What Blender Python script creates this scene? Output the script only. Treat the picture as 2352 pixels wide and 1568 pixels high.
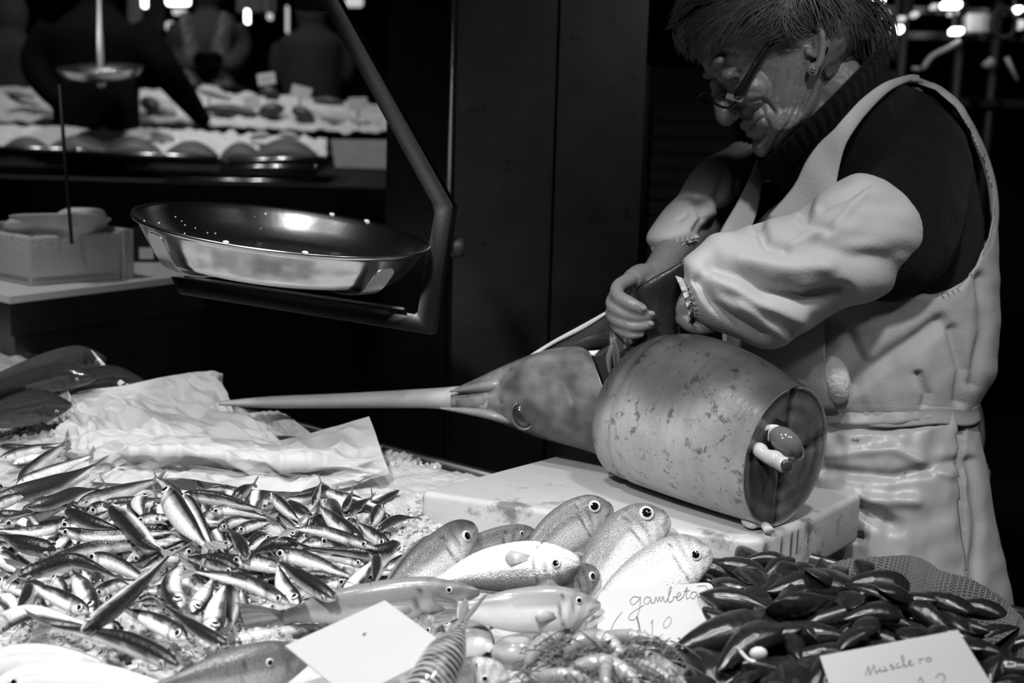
import bpy, bmesh, math, random
import numpy as np
from mathutils import Vector, Matrix, noise

for _o in list(bpy.data.objects): bpy.data.objects.remove(_o)
scene = bpy.context.scene
col = scene.collection
rnd = random.Random(7)

# ------------------------------------------------------------------ camera
FPX = 3267.0
CAM = Vector((0, 0, 1.5))
PITCH, ROLL = math.radians(11.0), math.radians(1.6)
_F = Vector((0, math.cos(PITCH), -math.sin(PITCH)))
_R0 = Vector((1, 0, 0)); _U0 = Vector((0, math.sin(PITCH), math.cos(PITCH)))
_R = _R0 * math.cos(ROLL) + _U0 * math.sin(ROLL)
_U = _U0 * math.cos(ROLL) - _R0 * math.sin(ROLL)
cd = bpy.data.cameras.new('camera'); cam = bpy.data.objects.new('camera', cd); col.objects.link(cam)
cam.matrix_world = Matrix(((_R.x, _U.x, -_F.x, CAM.x), (_R.y, _U.y, -_F.y, CAM.y), (_R.z, _U.z, -_F.z, CAM.z), (0, 0, 0, 1)))
cd.sensor_width = 36.0; cd.lens = FPX / 2352 * 36.0; cd.clip_start = 0.05; cd.clip_end = 60
cd.dof.use_dof = True; cd.dof.focus_distance = 1.60; cd.dof.aperture_fstop = 5.0
scene.camera = cam

# ------------------------------------------------------------------ world, lamps, exposure
w = bpy.data.worlds.new('hall_dark'); scene.world = w; w.use_nodes = True
w.node_tree.nodes['Background'].inputs[0].default_value = (1, 1, 1, 1)
w.node_tree.nodes['Background'].inputs[1].default_value = 0.012
scene.view_settings.view_transform = 'Standard'; scene.view_settings.look = 'None'
scene.view_settings.exposure = 0.0; scene.view_settings.gamma = 1.0; scene.view_settings.use_curve_mapping = False

def spot(name, loc, target, power, size_deg, blend=0.5, radius=0.05):
    l = bpy.data.lights.new(name, 'SPOT'); l.energy = power; l.spot_size = math.radians(size_deg); l.spot_blend = blend
    l.shadow_soft_size = radius
    o = bpy.data.objects.new(name, l); col.objects.link(o); o.location = loc
    o.rotation_euler = (Vector(target) - Vector(loc)).to_track_quat('-Z', 'Y').to_euler()
    return o
# the stall's own lamps hang in a row over the counter, in deep shades that keep the light off the hall
LAMPS = [(-0.92, 1.12, 2.30), (-0.28, 1.00, 2.30), (0.40, 1.06, 2.28), (0.80, 0.80, 2.26)]
LPOW = [46, 44, 42, 14]
for _i, _l in enumerate(LAMPS):
    spot('stall_light', _l, (_l[0] + 0.04, _l[1] + 0.40, 0.9), LPOW[_i], 74, 0.75, 0.055)
spot('stall_light', (1.20, 1.00, 2.32), (0.66, 1.85, 1.10), 15, 78, 0.7, 0.055)      # same row, beyond the right edge of the picture
spot('stall_light', (-0.45, 0.30, 2.20), (-0.26, 1.40, 0.95), 112, 50, 0.8, 0.055)     # unseen light over the aisle, added to brighten the anchovy flanks
spot('side_counter_lamp_light', (-1.15, 2.25, 2.45), (-0.85, 2.6, 1.1), 20, 70, 0.6, 0.05)
spot('far_stall_light', (-1.6, 4.4, 2.9), (-1.5, 4.9, 1.2), 62, 70, 0.6, 0.08)
spot('far_stall_light', (-0.7, 4.2, 2.9), (-0.7, 4.9, 1.2), 62, 70, 0.6, 0.08)

spot('far_stall_light', (-1.35, 5.35, 3.0), (-1.35, 6.2, 1.5), 26, 80, 0.6, 0.08)  # unseen light, added to bring up the vendor's patterned vest
spot('shelf_fill_light', (1.45, 3.9, 2.3), (1.5, 4.7, 1.6), 16, 70, 0.6, 0.05)  # unseen spot, added to brighten the box on the shelf

# ------------------------------------------------------------------ geometry helpers
def pd(px, py, d):
    return CAM + _F * d + _R * ((px - 1176) / FPX * d) + _U * (-(py - 784) / FPX * d)
def proj(p):
    q = Vector(p) - CAM; d = q.dot(_F)
    return (1176 + q.dot(_R) / d * FPX, 784 - q.dot(_U) / d * FPX, d)
def ray(px, py): return (pd(px, py, 1.0) - CAM)
def pz(px, py, z):
    r = ray(px, py); return CAM + r * ((z - CAM.z) / r.z)
TS, TZ, TY = 0.06, 0.93, 1.25            # the display slopes up gently away from the customer
def ztab(y): return TZ + TS * (y - TY)
def pt(px, py, h=0.0):
    r = ray(px, py); return CAM + r * ((TZ - TS * TY + h - CAM.z) / (r.z - TS * r.y))
TN = Vector((0, -TS, 1)).normalized()
def V(*a): return Vector(a)

def catmull(pts, n):
    """n samples through control rows (any length tuples)"""
    P = np.array(pts, float); m = len(P)
    if m == 1: return np.repeat(P, n, 0)
    out = []
    for t in np.linspace(0, m - 1, n):
        i = min(int(t), m - 2); f = t - i
        p0 = P[i - 1] if i > 0 else 2 * P[i] - P[i + 1]
        p1, p2 = P[i], P[i + 1]
        p3 = P[i + 2] if i + 2 < m else 2 * P[i + 1] - P[i]
        out.append(0.5 * (2 * p1 + (p2 - p0) * f + (2 * p0 - 5 * p1 + 4 * p2 - p3) * f * f + (3 * p1 - p0 - 3 * p2 + p3) * f ** 3))
    return np.array(out)

class MB:
    def __init__(s): s.v = []; s.f = []; s.t = []; s.mi = []; s.cur = 0
    def add(s, vs, fs, tone=None):
        b = len(s.v); s.v.extend(Vector(p) for p in vs)
        if tone is None: tone = [0.5] * len(vs)
        elif isinstance(tone, (int, float)): tone = [tone] * len(vs)
        s.t.extend(tone)
        s.f.extend(tuple(b + i for i in f) for f in fs); s.mi.extend([s.cur] * len(fs))
        return b
    def rings(s, rs, closed=True, cap0=True, cap1=True, tone=None):
        n = len(rs[0]); vs = [p for r in rs for p in r]; fs = []
        for i in range(len(rs) - 1):
            for j in range(n if closed else n - 1):
                k = (j + 1) % n
                fs.append((i * n + j, i * n + k, (i + 1) * n + k, (i + 1) * n + j))
        if closed and cap0: fs.append(tuple(reversed(range(n))))
        if closed and cap1: fs.append(tuple((len(rs) - 1) * n + j for j in range(n)))
        return s.add(vs, fs, tone)
    def tube(s, pts, rad, n=8, tone=None, sub=1, cap=True, flat=1.0, up=None):
        rad = rad if hasattr(rad, '__len__') else [rad] * len(pts)
        rows = [tuple(p) + (r,) for p, r in zip(pts, rad)]
        if sub > 1: rows = catmull(rows, (len(rows) - 1) * sub + 1)
        P = [Vector(r[:3]) for r in rows]; rs = []; ref = Vector(up) if up else None
        for i, p in enumerate(P):
            t = (P[min(i + 1, len(P) - 1)] - P[max(i - 1, 0)]).normalized()
            if ref is None: ref = Vector((0, 0, 1)) if abs(t.z) < 0.9 else Vector((1, 0, 0))
            b = t.cross(ref)
            if b.length < 1e-6: b = t.orthogonal()
            b.normalize(); a = b.cross(t); ref = a
            r = max(rows[i][3], 1e-5)
            rs.append([p + a * (r * flat * math.sin(q)) + b * (r * math.cos(q)) for q in [2 * math.pi * k / n for k in range(n)]])
        s.rings(rs, True, cap, cap, tone)
    def ell(s, c, ax, ay, az, nu=16, nv=10, tone=None):
        c = Vector(c); rs = []
        for i in range(nv + 1):
            ph = math.pi * (0.02 + 0.96 * i / nv); z = math.cos(ph); r = math.sin(ph)
            rs.append([c + Vector(ax) * (r * math.cos(q)) + Vector(ay) * (r * math.sin(q)) + Vector(az) * z for q in [2 * math.pi * k / nu for k in range(nu)]])
        s.rings(rs, True, True, True, tone)
    def box(s, c, x, y, z, tone=None):
        """c centre, x y z half-axis vectors"""
        c, x, y, z = Vector(c), Vector(x), Vector(y), Vector(z)
        vs = [c + x * i + y * j + z * k for i in (-1, 1) for j in (-1, 1) for k in (-1, 1)]
        s.add(vs, [(0, 1, 3, 2), (4, 6, 7, 5), (0, 4, 5, 1), (2, 3, 7, 6), (0, 2, 6, 4), (1, 5, 7, 3)], tone)
    def rbox(s, c, x, y, z, bev=0.004, seg=2):
        bm = bmesh.new(); c, x, y, z = Vector(c), Vector(x), Vector(y), Vector(z)
        bmesh.ops.create_cube(bm, size=2.0)
        for v in bm.verts: v.co = c + x * v.co.x + y * v.co.y + z * v.co.z
        bmesh.ops.bevel(bm, geom=bm.edges[:], offset=bev, segments=seg, profile=0.5, affect='EDGES')
        s.bm(bm)
    def bm(s, bm, tone=None):
        bm.verts.index_update(); s.add([v.co.copy() for v in bm.verts], [[v.index for v in f.verts] for f in bm.faces], tone); bm.free()
    def prism(s, poly, off, tone=None):
        off = Vector(off); n = len(poly); vs = [Vector(p) for p in poly] + [Vector(p) + off for p in poly]
        fs = [tuple(range(n)), tuple(reversed(range(n, 2 * n)))] + [(i, (i + 1) % n, n + (i + 1) % n, n + i) for i in range(n)]
        s.add(vs, fs, tone)
    def lathe(s, prof, c, ax, ex, ey, n=48, cap0=False, cap1=False, tone=None):
        c, ax, ex, ey = Vector(c), Vector(ax), Vector(ex), Vector(ey)
        s.rings([[c + ax * z + ex * (r * math.cos(q)) + ey * (r * math.sin(q)) for q in [2 * math.pi * k / n for k in range(n)]] for r, z in prof], True, cap0, cap1, tone)
    def pxloft(s, secs, n=24, m=40, tone=None, cap0=True, cap1=True, sq=1.0, flat=True):
        """secs: (ax, ay, bx, by, d, b): an edge-to-edge span in the picture at depth d and a half thickness b in depth"""
        rs = []
        for r in catmull(secs, m):
            A, B = pd(r[0], r[1], r[4]), pd(r[2], r[3], r[4]); c = (A + B) / 2; h = (A - B) / 2
            rs.append([c + h * (abs(math.cos(q)) ** sq * (1 if math.cos(q) > 0 else -1)) - _F * (r[5] * abs(math.sin(q)) ** sq * (1 if math.sin(q) > 0 else -1)) for q in [2 * math.pi * k / n for k in range(n)]])
        s.rings(rs, True, cap0, cap1, tone); return rs
    def grid(s, nu, nv, fn, tone=None):
        vs = [fn(i / (nu - 1), j / (nv - 1)) for j in range(nv) for i in range(nu)]
        s.add(vs, [(j * nu + i, j * nu + i + 1, (j + 1) * nu + i + 1, (j + 1) * nu + i) for j in range(nv - 1) for i in range(nu - 1)], tone)
    def build(s, name, mat, parent=None, origin=None, smooth=True, sharp=None, **props):
        me = bpy.data.meshes.new(name)
        if origin is None:
            if parent is not None: origin = parent.matrix_world.translation if parent.type == 'EMPTY' else parent.location
            else:
                a = np.array([tuple(p) for p in s.v]); lo, hi = a.min(0), a.max(0); origin = Vector(((lo[0] + hi[0]) / 2, (lo[1] + hi[1]) / 2, lo[2]))
        wo = WORLD_ORG.get(parent.name) if parent is not None else None
        if parent is not None: origin = WORLD_ORG[parent.name]
        o3 = Vector(origin)
        me.from_pydata([p - o3 for p in s.v], [], s.f)
        if True:
            at = me.attributes.new('tone', 'FLOAT', 'POINT'); at.data.foreach_set('value', np.array(s.t, dtype=np.float32))
        ms = mat if isinstance(mat, (list, tuple)) else [mat]
        for m_ in ms: me.materials.append(m_)
        if len(ms) > 1: me.polygons.foreach_set('material_index', s.mi)
        if smooth: me.polygons.foreach_set('use_smooth', [True] * len(me.polygons))
        bmx = bmesh.new(); bmx.from_mesh(me); bmesh.ops.recalc_face_normals(bmx, faces=bmx.faces[:])
        if sharp is not None:
            for e in bmx.edges:
                if len(e.link_faces) == 2 and e.calc_face_angle(0) > sharp: e.smooth = False
        bmx.to_mesh(me); bmx.free()
        o = bpy.data.objects.new(name, me); col.objects.link(o)
        if parent is not None: o.parent = parent; WORLD_ORG[o.name] = o3
        else: o.location = o3; WORLD_ORG[o.name] = o3
        for k, v in props.items(): o[k] = v
        return o
WORLD_ORG = {}
def thing(name, loc, label, cat, group=None):
    o = bpy.data.objects.new(name, None); col.objects.link(o); o.location = loc; WORLD_ORG[o.name] = Vector(loc)
    o.empty_display_size = 0.02
    o['label'] = label; o['category'] = cat
    if group: o['group'] = group
    return o
def tag(o, label, cat, group=None):
    o['label'] = label; o['category'] = cat
    if group: o['group'] = group
    return o
def struct(o): o['kind'] = 'structure'; return o

def remesh(mb, voxel, smooth=2, lam=0.5):
    me = bpy.data.meshes.new('tmp'); me.from_pydata([tuple(p) for p in mb.v], [], mb.f)
    bmx = bmesh.new(); bmx.from_mesh(me); bmesh.ops.recalc_face_normals(bmx, faces=bmx.faces[:]); bmx.to_mesh(me); bmx.free()
    o = bpy.data.objects.new('tmp', me); col.objects.link(o)
    md = o.modifiers.new('r', 'REMESH'); md.mode = 'VOXEL'; md.voxel_size = voxel; md.use_smooth_shade = True
    dg = bpy.context.evaluated_depsgraph_get(); ev = o.evaluated_get(dg); m2 = ev.to_mesh()
    n = len(m2.vertices); co = np.empty(n * 3, np.float64); m2.vertices.foreach_get('co', co); co = co.reshape(-1, 3)
    fs = [tuple(p.vertices) for p in m2.polygons]
    ed = np.empty(len(m2.edges) * 2, np.int64); m2.edges.foreach_get('vertices', ed); ed = ed.reshape(-1, 2)
    ev.to_mesh_clear(); bpy.data.objects.remove(o); bpy.data.meshes.remove(me)
    lap_smooth(co, ed, smooth, lam)
    return co, fs, ed
def lap_smooth(co, ed, it, lam=0.5, mask=None):
    deg = np.bincount(ed.ravel(), minlength=len(co)).astype(float); deg[deg == 0] = 1
    for _ in range(it):
        acc = np.zeros_like(co)
        np.add.at(acc, ed[:, 0], co[ed[:, 1]]); np.add.at(acc, ed[:, 1], co[ed[:, 0]])
        dlt = (acc / deg[:, None] - co) * lam
        co += dlt if mask is None else dlt * mask[:, None]
def vnormals(co, fs):
    f = np.array([q[:3] for q in fs]); a, b, c = co[f[:, 0]], co[f[:, 1]], co[f[:, 2]]
    fn = np.cross(b - a, c - a); n = np.zeros_like(co)
    for k in range(4):
        idx = np.array([q[k] if k < len(q) else q[0] for q in fs]); np.add.at(n, idx, fn)
    return n / (np.linalg.norm(n, axis=1, keepdims=True) + 1e-12)
def nz(p, s=1.0, o=0.0): return noise.noise(Vector((p[0] * s + o, p[1] * s - o, p[2] * s + 2 * o)))
def fbm(p, s=1.0, o=0.0, k=3):
    r, a = 0.0, 1.0
    for _ in range(k): r += a * nz(p, s, o); a *= 0.5; s *= 2.1
    return r
def inpoly(x, y, poly):
    c = False; j = len(poly) - 1
    for i in range(len(poly)):
        xi, yi = poly[i]; xj, yj = poly[j]
        if (yi > y) != (yj > y) and x < (xj - xi) * (y - yi) / (yj - yi) + xi: c = not c
        j = i
    return c

# ------------------------------------------------------------------ materials
MATS = {}
def mat(name, c=0.5, rough=0.5, metal=0.0, spec=0.5, nscale=0, namt=0.0, bump=0.0, bscale=60, sss=0.0, coat=0.0, trans=0.0,
        tone=False, dirt=None, aniso=None, emit=0.0, voro=0.0, vscale=100, alpha=1.0, sheen=0.0, thin=0.0, det=4.0, ior=1.45, marks=None):
    """grey procedural material; tone=True multiplies by the mesh's own pigment attribute; dirt=(scale,threshold,darkness)"""
    m = bpy.data.materials.new(name); m.use_nodes = True; MATS[name] = m
    nt = m.node_tree; N = nt.nodes; Lk = nt.links; b = N['Principled BSDF']
    b.inputs['Roughness'].default_value = rough; b.inputs['Metallic'].default_value = metal; b.inputs['IOR'].default_value = ior
    b.inputs['Specular IOR Level'].default_value = spec
    tc = N.new('ShaderNodeTexCoord'); vec = tc.outputs['Object']
    if aniso:
        mp = N.new('ShaderNodeMapping'); mp.inputs['Scale'].default_value = aniso; Lk.new(vec, mp.inputs[0]); vec = mp.outputs[0]
    def math_(op, a, bb):
        x = N.new('ShaderNodeMath'); x.operation = op
        for i, q in enumerate((a, bb)):
            if isinstance(q, (int, float)): x.inputs[i].default_value = q
            else: Lk.new(q, x.inputs[i])
        return x.outputs[0]
    if tone:
        at = N.new('ShaderNodeAttribute'); at.attribute_name = 'tone'; val = math_('MULTIPLY', at.outputs['Fac'], 2 * c)
    else:
        vn = N.new('ShaderNodeValue'); vn.outputs[0].default_value = c; val = vn.outputs[0]
    if namt:
        ns = N.new('ShaderNodeTexNoise'); ns.inputs['Scale'].default_value = nscale; ns.inputs['Detail'].default_value = det; ns.inputs['Roughness'].default_value = 0.6
        Lk.new(vec, ns.inputs['Vector'])
        k = math_('ADD', math_('MULTIPLY', ns.outputs[0], 2 * namt), 1 - namt); val = math_('MULTIPLY', val, k)
    if voro:
        vo = N.new('ShaderNodeTexVoronoi'); vo.inputs['Scale'].default_value = vscale; vo.feature = 'F1'; Lk.new(vec, vo.inputs['Vector'])
        k = math_('SUBTRACT', 1 + 0.4 * voro, math_('MULTIPLY', vo.outputs['Distance'], voro * 1.2)); val = math_('MULTIPLY', val, k)
    if dirt:
        for di, dd in enumerate(dirt if isinstance(dirt[0], tuple) else (dirt,)):
            ns = N.new('ShaderNodeTexNoise'); ns.inputs['Scale'].default_value = dd[0]; ns.inputs['Detail'].default_value = 6; ns.inputs['Roughness'].default_value = 0.65
            mpd = N.new('ShaderNodeMapping'); mpd.inputs['Location'].default_value = (3.1 * di + 1.7, 5.3 * di, 2.2)
            Lk.new(tc.outputs['Object'], mpd.inputs[0]); Lk.new(mpd.outputs[0], ns.inputs['Vector'])
            rp = N.new('ShaderNodeMapRange'); rp.inputs[1].default_value = dd[1]; rp.inputs[2].default_value = dd[1] + 0.06
            rp.inputs[3].default_value = 1.0; rp.inputs[4].default_value = dd[2]; Lk.new(ns.outputs[0], rp.inputs[0])
            val = math_('MULTIPLY', val, rp.outputs[0])
    cc = N.new('ShaderNodeCombineColor')
    for i in range(3): Lk.new(val, cc.inputs[i])
    Lk.new(cc.outputs[0], b.inputs['Base Color'])
    if bump:
        nb = N.new('ShaderNodeTexNoise'); nb.inputs['Scale'].default_value = bscale; nb.inputs['Detail'].default_value = 4
        Lk.new(vec, nb.inputs['Vector']); bp = N.new('ShaderNodeBump'); bp.inputs['Strength'].default_value = bump; bp.inputs['Distance'].default_value = 0.004
        hgt = nb.outputs[0]
        if voro: hgt = math_('SUBTRACT', nb.outputs[0], vo.outputs['Distance'])
        Lk.new(hgt, bp.inputs['Height']); Lk.new(bp.outputs[0], b.inputs['Normal'])
        if coat: Lk.new(bp.outputs[0], b.inputs['Coat Normal'])
    if sss: b.inputs['Subsurface Weight'].default_value = sss; b.inputs['Subsurface Radius'].default_value = (0.006, 0.006, 0.006); b.inputs['Subsurface Scale'].default_value = 1.0
    if coat: b.inputs['Coat Weight'].default_value = coat; b.inputs['Coat Roughness'].default_value = 0.08
    if trans: b.inputs['Transmission Weight'].default_value = trans
    if sheen: b.inputs['Sheen Weight'].default_value = sheen
    if alpha < 1: b.inputs['Alpha'].default_value = alpha
    if emit: b.inputs['Emission Color'].default_value = (1, 1, 1, 1); b.inputs['Emission Strength'].default_value = emit
    if thin:
        out = N['Material Output']; tr = N.new('ShaderNodeBsdfTranslucent'); tr.inputs[0].default_value = (c, c, c, 1)
        mx = N.new('ShaderNodeMixShader'); mx.inputs[0].default_value = thin
        Lk.new(b.outputs[0], mx.inputs[1]); Lk.new(tr.outputs[0], mx.inputs[2]); Lk.new(mx.outputs[0], out.inputs[0])
    return m

mat('steel', 0.55, 0.24, 1.0, nscale=9, namt=0.12, bump=0.03, bscale=40, aniso=(1, 1, 0.15))
mat('steel_dark', 0.20, 0.36, 1.0, nscale=14, namt=0.35, bump=0.05, bscale=30, dirt=(22, 0.62, 0.6))
mat('pan_steel', 0.66, 0.22, 1.0, nscale=40, namt=0.10, bump=0.03, bscale=120, dirt=(70, 0.72, 0.4))
mat('arm_steel', 0.045, 0.34, 1.0, nscale=30, namt=0.1, bump=0.02, bscale=200)
mat('floor', 0.02, 0.5, nscale=8, namt=0.4)
mat('wall', 0.05, 0.8, nscale=4, namt=0.3)
mat('ice', 0.48, 0.32, sss=0.0, nscale=60, namt=0.14, bump=0.9, bscale=90, dirt=(16, 0.66, 0.7))
mat('ice_chip', 0.50, 0.16, trans=0.12, ior=1.31, nscale=50, namt=0.1, bump=0.4, bscale=150)
mat('board', 0.44, 0.42, nscale=20, namt=0.12, bump=0.15, bscale=160, dirt=((9, 0.60, 0.35), (60, 0.70, 0.55)))
mat('foam', 0.66, 0.7, voro=0.12, vscale=220, bump=0.3, bscale=200, dirt=((28, 0.66, 0.35), (60, 0.7, 0.3)))
mat('white_plastic', 0.78, 0.4, nscale=5, namt=0.05)
mat('card', 0.50, 0.55, nscale=6, namt=0.03, thin=0.15)
mat('ink', 0.16, 0.6)
mat('paper', 0.58, 0.5, nscale=5, namt=0.05, thin=0.25, bump=0.12, bscale=40)
mat('black', 0.012, 0.55)
# ------------------------------------------------------------------ the hall
def slab(name, lo, hi, m):
    b = MB(); lo, hi = Vector(lo), Vector(hi); c = (lo + hi) / 2; h = (hi - lo) / 2
    b.box(c, (h.x, 0, 0), (0, h.y, 0), (0, 0, h.z)); return struct(b.build(name, MATS[m], smooth=False))
slab('floor', (-4.5, -1.2, -0.1), (4.5, 9.2, 0.0), 'floor')
slab('ceiling', (-4.5, -1.2, 4.2), (4.5, 9.2, 4.3), 'wall')
slab('wall_back', (-4.5, 9.1, 0), (4.5, 9.2, 4.2), 'wall')
slab('wall_left', (-4.5, -1.2, 0), (-4.4, 9.1, 4.2), 'wall')
slab('wall_right', (4.4, -1.2, 0), (4.5, 9.1, 4.2), 'wall')
slab('wall_front', (-4.4, -1.2, 0), (4.4, -1.1, 4.2), 'wall')

# ------------------------------------------------------------------ steel clad column behind the scale
def column():
    zt, zb = 3.4, 0.0
    fl = [pd(893, 250, 2.62), pd(1043, 250, 2.44), pd(1276, 250, 2.46), pd(1481, 250, 2.48)]
    fl = [V(p.x, p.y, 0) for p in fl]
    back = [fl[-1] + V(0.02, 0.45, 0), fl[0] + V(0.05, 0.35, 0)]
    root = thing('steel_column', (fl[1] + fl[2]) / 2, 'dark brushed steel clad column standing behind the hanging scale pan', 'column')
    core = MB(); poly = [p + V(0, 0.02, 0) for p in fl] + back
    core.prism([p.copy() for p in poly], V(0, 0, zt)); core.build('core', MATS['black'], root, smooth=False)
    for i in range(3):
        a, c = fl[i], fl[i + 1]; t = (c - a).normalized(); nrm = V(t.y, -t.x, 0)
        g = 0.0025
        b = MB(); b.box((a + c) / 2 + V(0, 0, zt / 2) + nrm * 0.0, t * ((c - a).length / 2 - g), nrm * 0.006, V(0, 0, zt / 2 - 0.01))
        b.build('panel', MATS['steel_dark'], root, smooth=False)
    e = MB(); p = fl[1] + V(-0.004, -0.006, 0); e.tube([p + V(0, 0, 0.02), p + V(0, 0, zt - 0.02)], 0.006, 10)
    e.build('corner_bead', MATS['steel'], root)
    return root
column()

# ------------------------------------------------------------------ display counter
def counter():
    bl, br = pt(-260, 734), pt(2560, 1466); dirx = (br - bl).normalized(); frw = V(dirx.y, -dirx.x, 0).normalized()
    if frw.y > 0: frw = -frw
    def zt(p): return V(p.x, p.y, ztab(p.y))
    fl, fr = zt(bl + frw * 2.05), zt(br + frw * 0.9)
    fl = zt(V(bl.x - 0.2, 0.55, 0)); fr = zt(V(br.x + 0.1, 0.55, 0))
    root = thing('display_counter', V((bl.x + br.x) / 2, 1.2, 0), 'ice filled fish display counter sloping towards the customer', 'counter')
    top = MB(); top.prism([bl, br, fr, fl], V(0, 0, -0.05)); top.build('top', MATS['steel_dark'], root, smooth=False)
    base = MB(); ins = lambda p, q: V(p.x + (q.x - p.x) * 0.06, p.y + (q.y - p.y) * 0.06, 0.0)
    cc = (bl + br + fl + fr) / 4
    poly = [ins(p, cc) for p in (bl, br, fr, fl)]
    base.prism(poly, V(0, 0, 0.80)); base.build('base', MATS['black'], root, smooth=False)
    rim = MB(); rim.tube([bl + V(0, 0, 0.0), br + V(0, 0, 0.0)], 0.008, 8); rim.build('rim', MATS['steel_dark'], root)
    return bl, br
BL, BR = counter()

# the bed of crushed ice
def edge_dist(p):
    d = (BR - BL); d.z = 0; d.normalize(); n = V(-d.y, d.x, 0)
    if n.y < 0: n = -n
    return -(V(p[0], p[1], 0) - V(BL.x, BL.y, 0)).dot(n)        # metres in front of the back edge
def ice_h(x, y):
    e = edge_dist((x, y)); k = min(1.0, max(0.0, (e + 0.0) / 0.05)); k = k * k * (3 - 2 * k)
    h = 0.006 + 0.012 * fbm((x, y, 0), 9, 3) + 0.006 * nz((x, y, 0), 45) + 0.003 * nz((x, y, 3), 110)
    h += 0.018 * math.exp(-((x + 0.50) ** 2 + (y - 2.15) ** 2) / 0.05)
    return -0.004 + k * max(0.004, h + 0.006)
def ice_bed():
    b = MB(); n = 300
    def fn(u, v):
        x = -1.15 + 1.95 * u; y = 0.95 + 1.75 * v
        e = edge_dist((x, y))
        if e < 0.004:
            d = (BR - BL); d.z = 0; d.normalize(); nn = V(-d.y, d.x, 0)
            if nn.y < 0: nn = -nn
            j = 0.012 * nz((x * 20, y * 20, 0), 1.0)
            q = V(x, y, 0) + nn * (e - 0.004 - max(0, j)); x, y = q.x, q.y
            return V(x, y, ztab(y) - 0.004)
        return V(x, y, ztab(y) + ice_h(x, y))
    b.grid(n, n, fn)
    o = b.build('crushed_ice', MATS['ice']); tag(o, 'bed of crushed ice under the fish on the display counter', 'ice'); o['kind'] = 'stuff'
    c = MB(); r = random.Random(3)
    spots = [(300, 1500, 120, 40, 190), (700, 1440, 120, 30, 60), (560, 1500, 110, 45, 120), (930, 1230, 60, 30, 70), (1000, 1190, 60, 25, 60), (640, 1400, 60, 30, 50), (100, 1470, 110, 30, 110),
             (2060, 1400, 40, 30, 25), (80, 1010, 90, 16, 60), (950, 1050, 100, 30, 70), (420, 1420, 90, 40, 60), (120, 1395, 90, 30, 40), (450, 1330, 300, 120, 160)]
    for cx, cy, sx, sy, k in spots:
        for _ in range(int(k * 2.2)):
            p = pt(r.gauss(cx, sx * 0.6), r.gauss(cy, sy * 0.6), 0.0)
            if edge_dist(p) < 0.01: continue
            s = r.uniform(0.0022, 0.0062); p.z += ice_h(p.x, p.y) + s * 0.25
            vs = []; q = [r.uniform(0.5, 1.2) for _ in range(8)]; a = Matrix.Rotation(r.uniform(0, 6.28), 3, V(r.gauss(0, 1), r.gauss(0, 1), r.gauss(0, 1)).normalized())
            for i, (sx_, sy_, sz_) in enumerate([(i, j, l) for i in (-1, 1) for j in (-1, 1) for l in (-1, 1)]):
                vs.append(p + a @ V(sx_, sy_ * 0.8, sz_ * 0.6) * (s * q[i]))
            c.add(vs, [(0, 1, 3, 2), (4, 6, 7, 5), (0, 4, 5, 1), (2, 3, 7, 6), (0, 2, 6, 4), (1, 5, 7, 3)])
    o = c.build('ice_chips', MATS['ice_chip'], smooth=False); tag(o, 'loose chips of crushed ice scattered between the small fish', 'ice'); o['kind'] = 'stuff'
ice_bed()

# ------------------------------------------------------------------ thick plastic cutting board
BZ = 1.0
def board():
    fl, fr, bk, rt = pz(958, 1128, BZ), pz(1742, 1243, BZ), pz(1296, 1040, BZ), pz(1886, 1182, BZ)
    far = bk + (rt - fr) * 0.0 + (fr - fl) * 0.95
    poly = [fl, fr, rt, far, bk]
    bm = bmesh.new(); n = len(poly); th = 0.062
    t = [bm.verts.new(p) for p in poly]; bt = [bm.verts.new(p + V(0, 0, -th)) for p in poly]
    bm.faces.new(t); bm.faces.new(list(reversed(bt)))
    for i in range(n): bm.faces.new((t[i], bt[i], bt[(i + 1) % n], t[(i + 1) % n]))
    bmesh.ops.recalc_face_normals(bm, faces=bm.faces[:])
    vert = [e for e in bm.edges if abs(e.verts[0].co.z - e.verts[1].co.z) > 0.03]
    bmesh.ops.bevel(bm, geom=vert, offset=0.014, segments=4, profile=0.5, affect='EDGES')
    hor = [e for e in bm.edges if abs(e.verts[0].co.z - e.verts[1].co.z) < 1e-5 and len(e.link_faces) == 2 and e.calc_face_angle(0) > 1]
    bmesh.ops.bevel(bm, geom=hor, offset=0.007, segments=3, profile=0.5, affect='EDGES')
    b = MB(); b.bm(bm)
    o = b.build('cutting_board', MATS['board'], sharp=0.9)
    tag(o, 'thick stained white plastic cutting board under the swordfish', 'cutting board')
    # drips running down its right face
    r = random.Random(5)
    nrm = (rt - fr).cross(V(0, 0, 1)).normalized()
    if nrm.y > 0: nrm = -nrm
    for f, ln, wd in ((0.10, 0.04, 0.0035), (0.36, 0.05, 0.0022), (0.52, 0.045, 0.0028), (0.62, 0.028, 0.002), (0.80, 0.02, 0.0018)):
        p = fr.lerp(rt, f) + nrm * 0.0004
        d = MB(); d.tube([p + V(0, 0, -0.006), p + V(0, 0, -0.006 - ln * 0.6) + nrm * 0.0002, p + V(0, 0, -0.006 - ln)], [wd, wd * 0.7, wd * 0.9], 8, sub=3, flat=0.25, up=tuple(nrm))
        d.build('drip', MATS['blood'], o)
    return o
mat('blood', 0.10, 0.25)
board()
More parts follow.
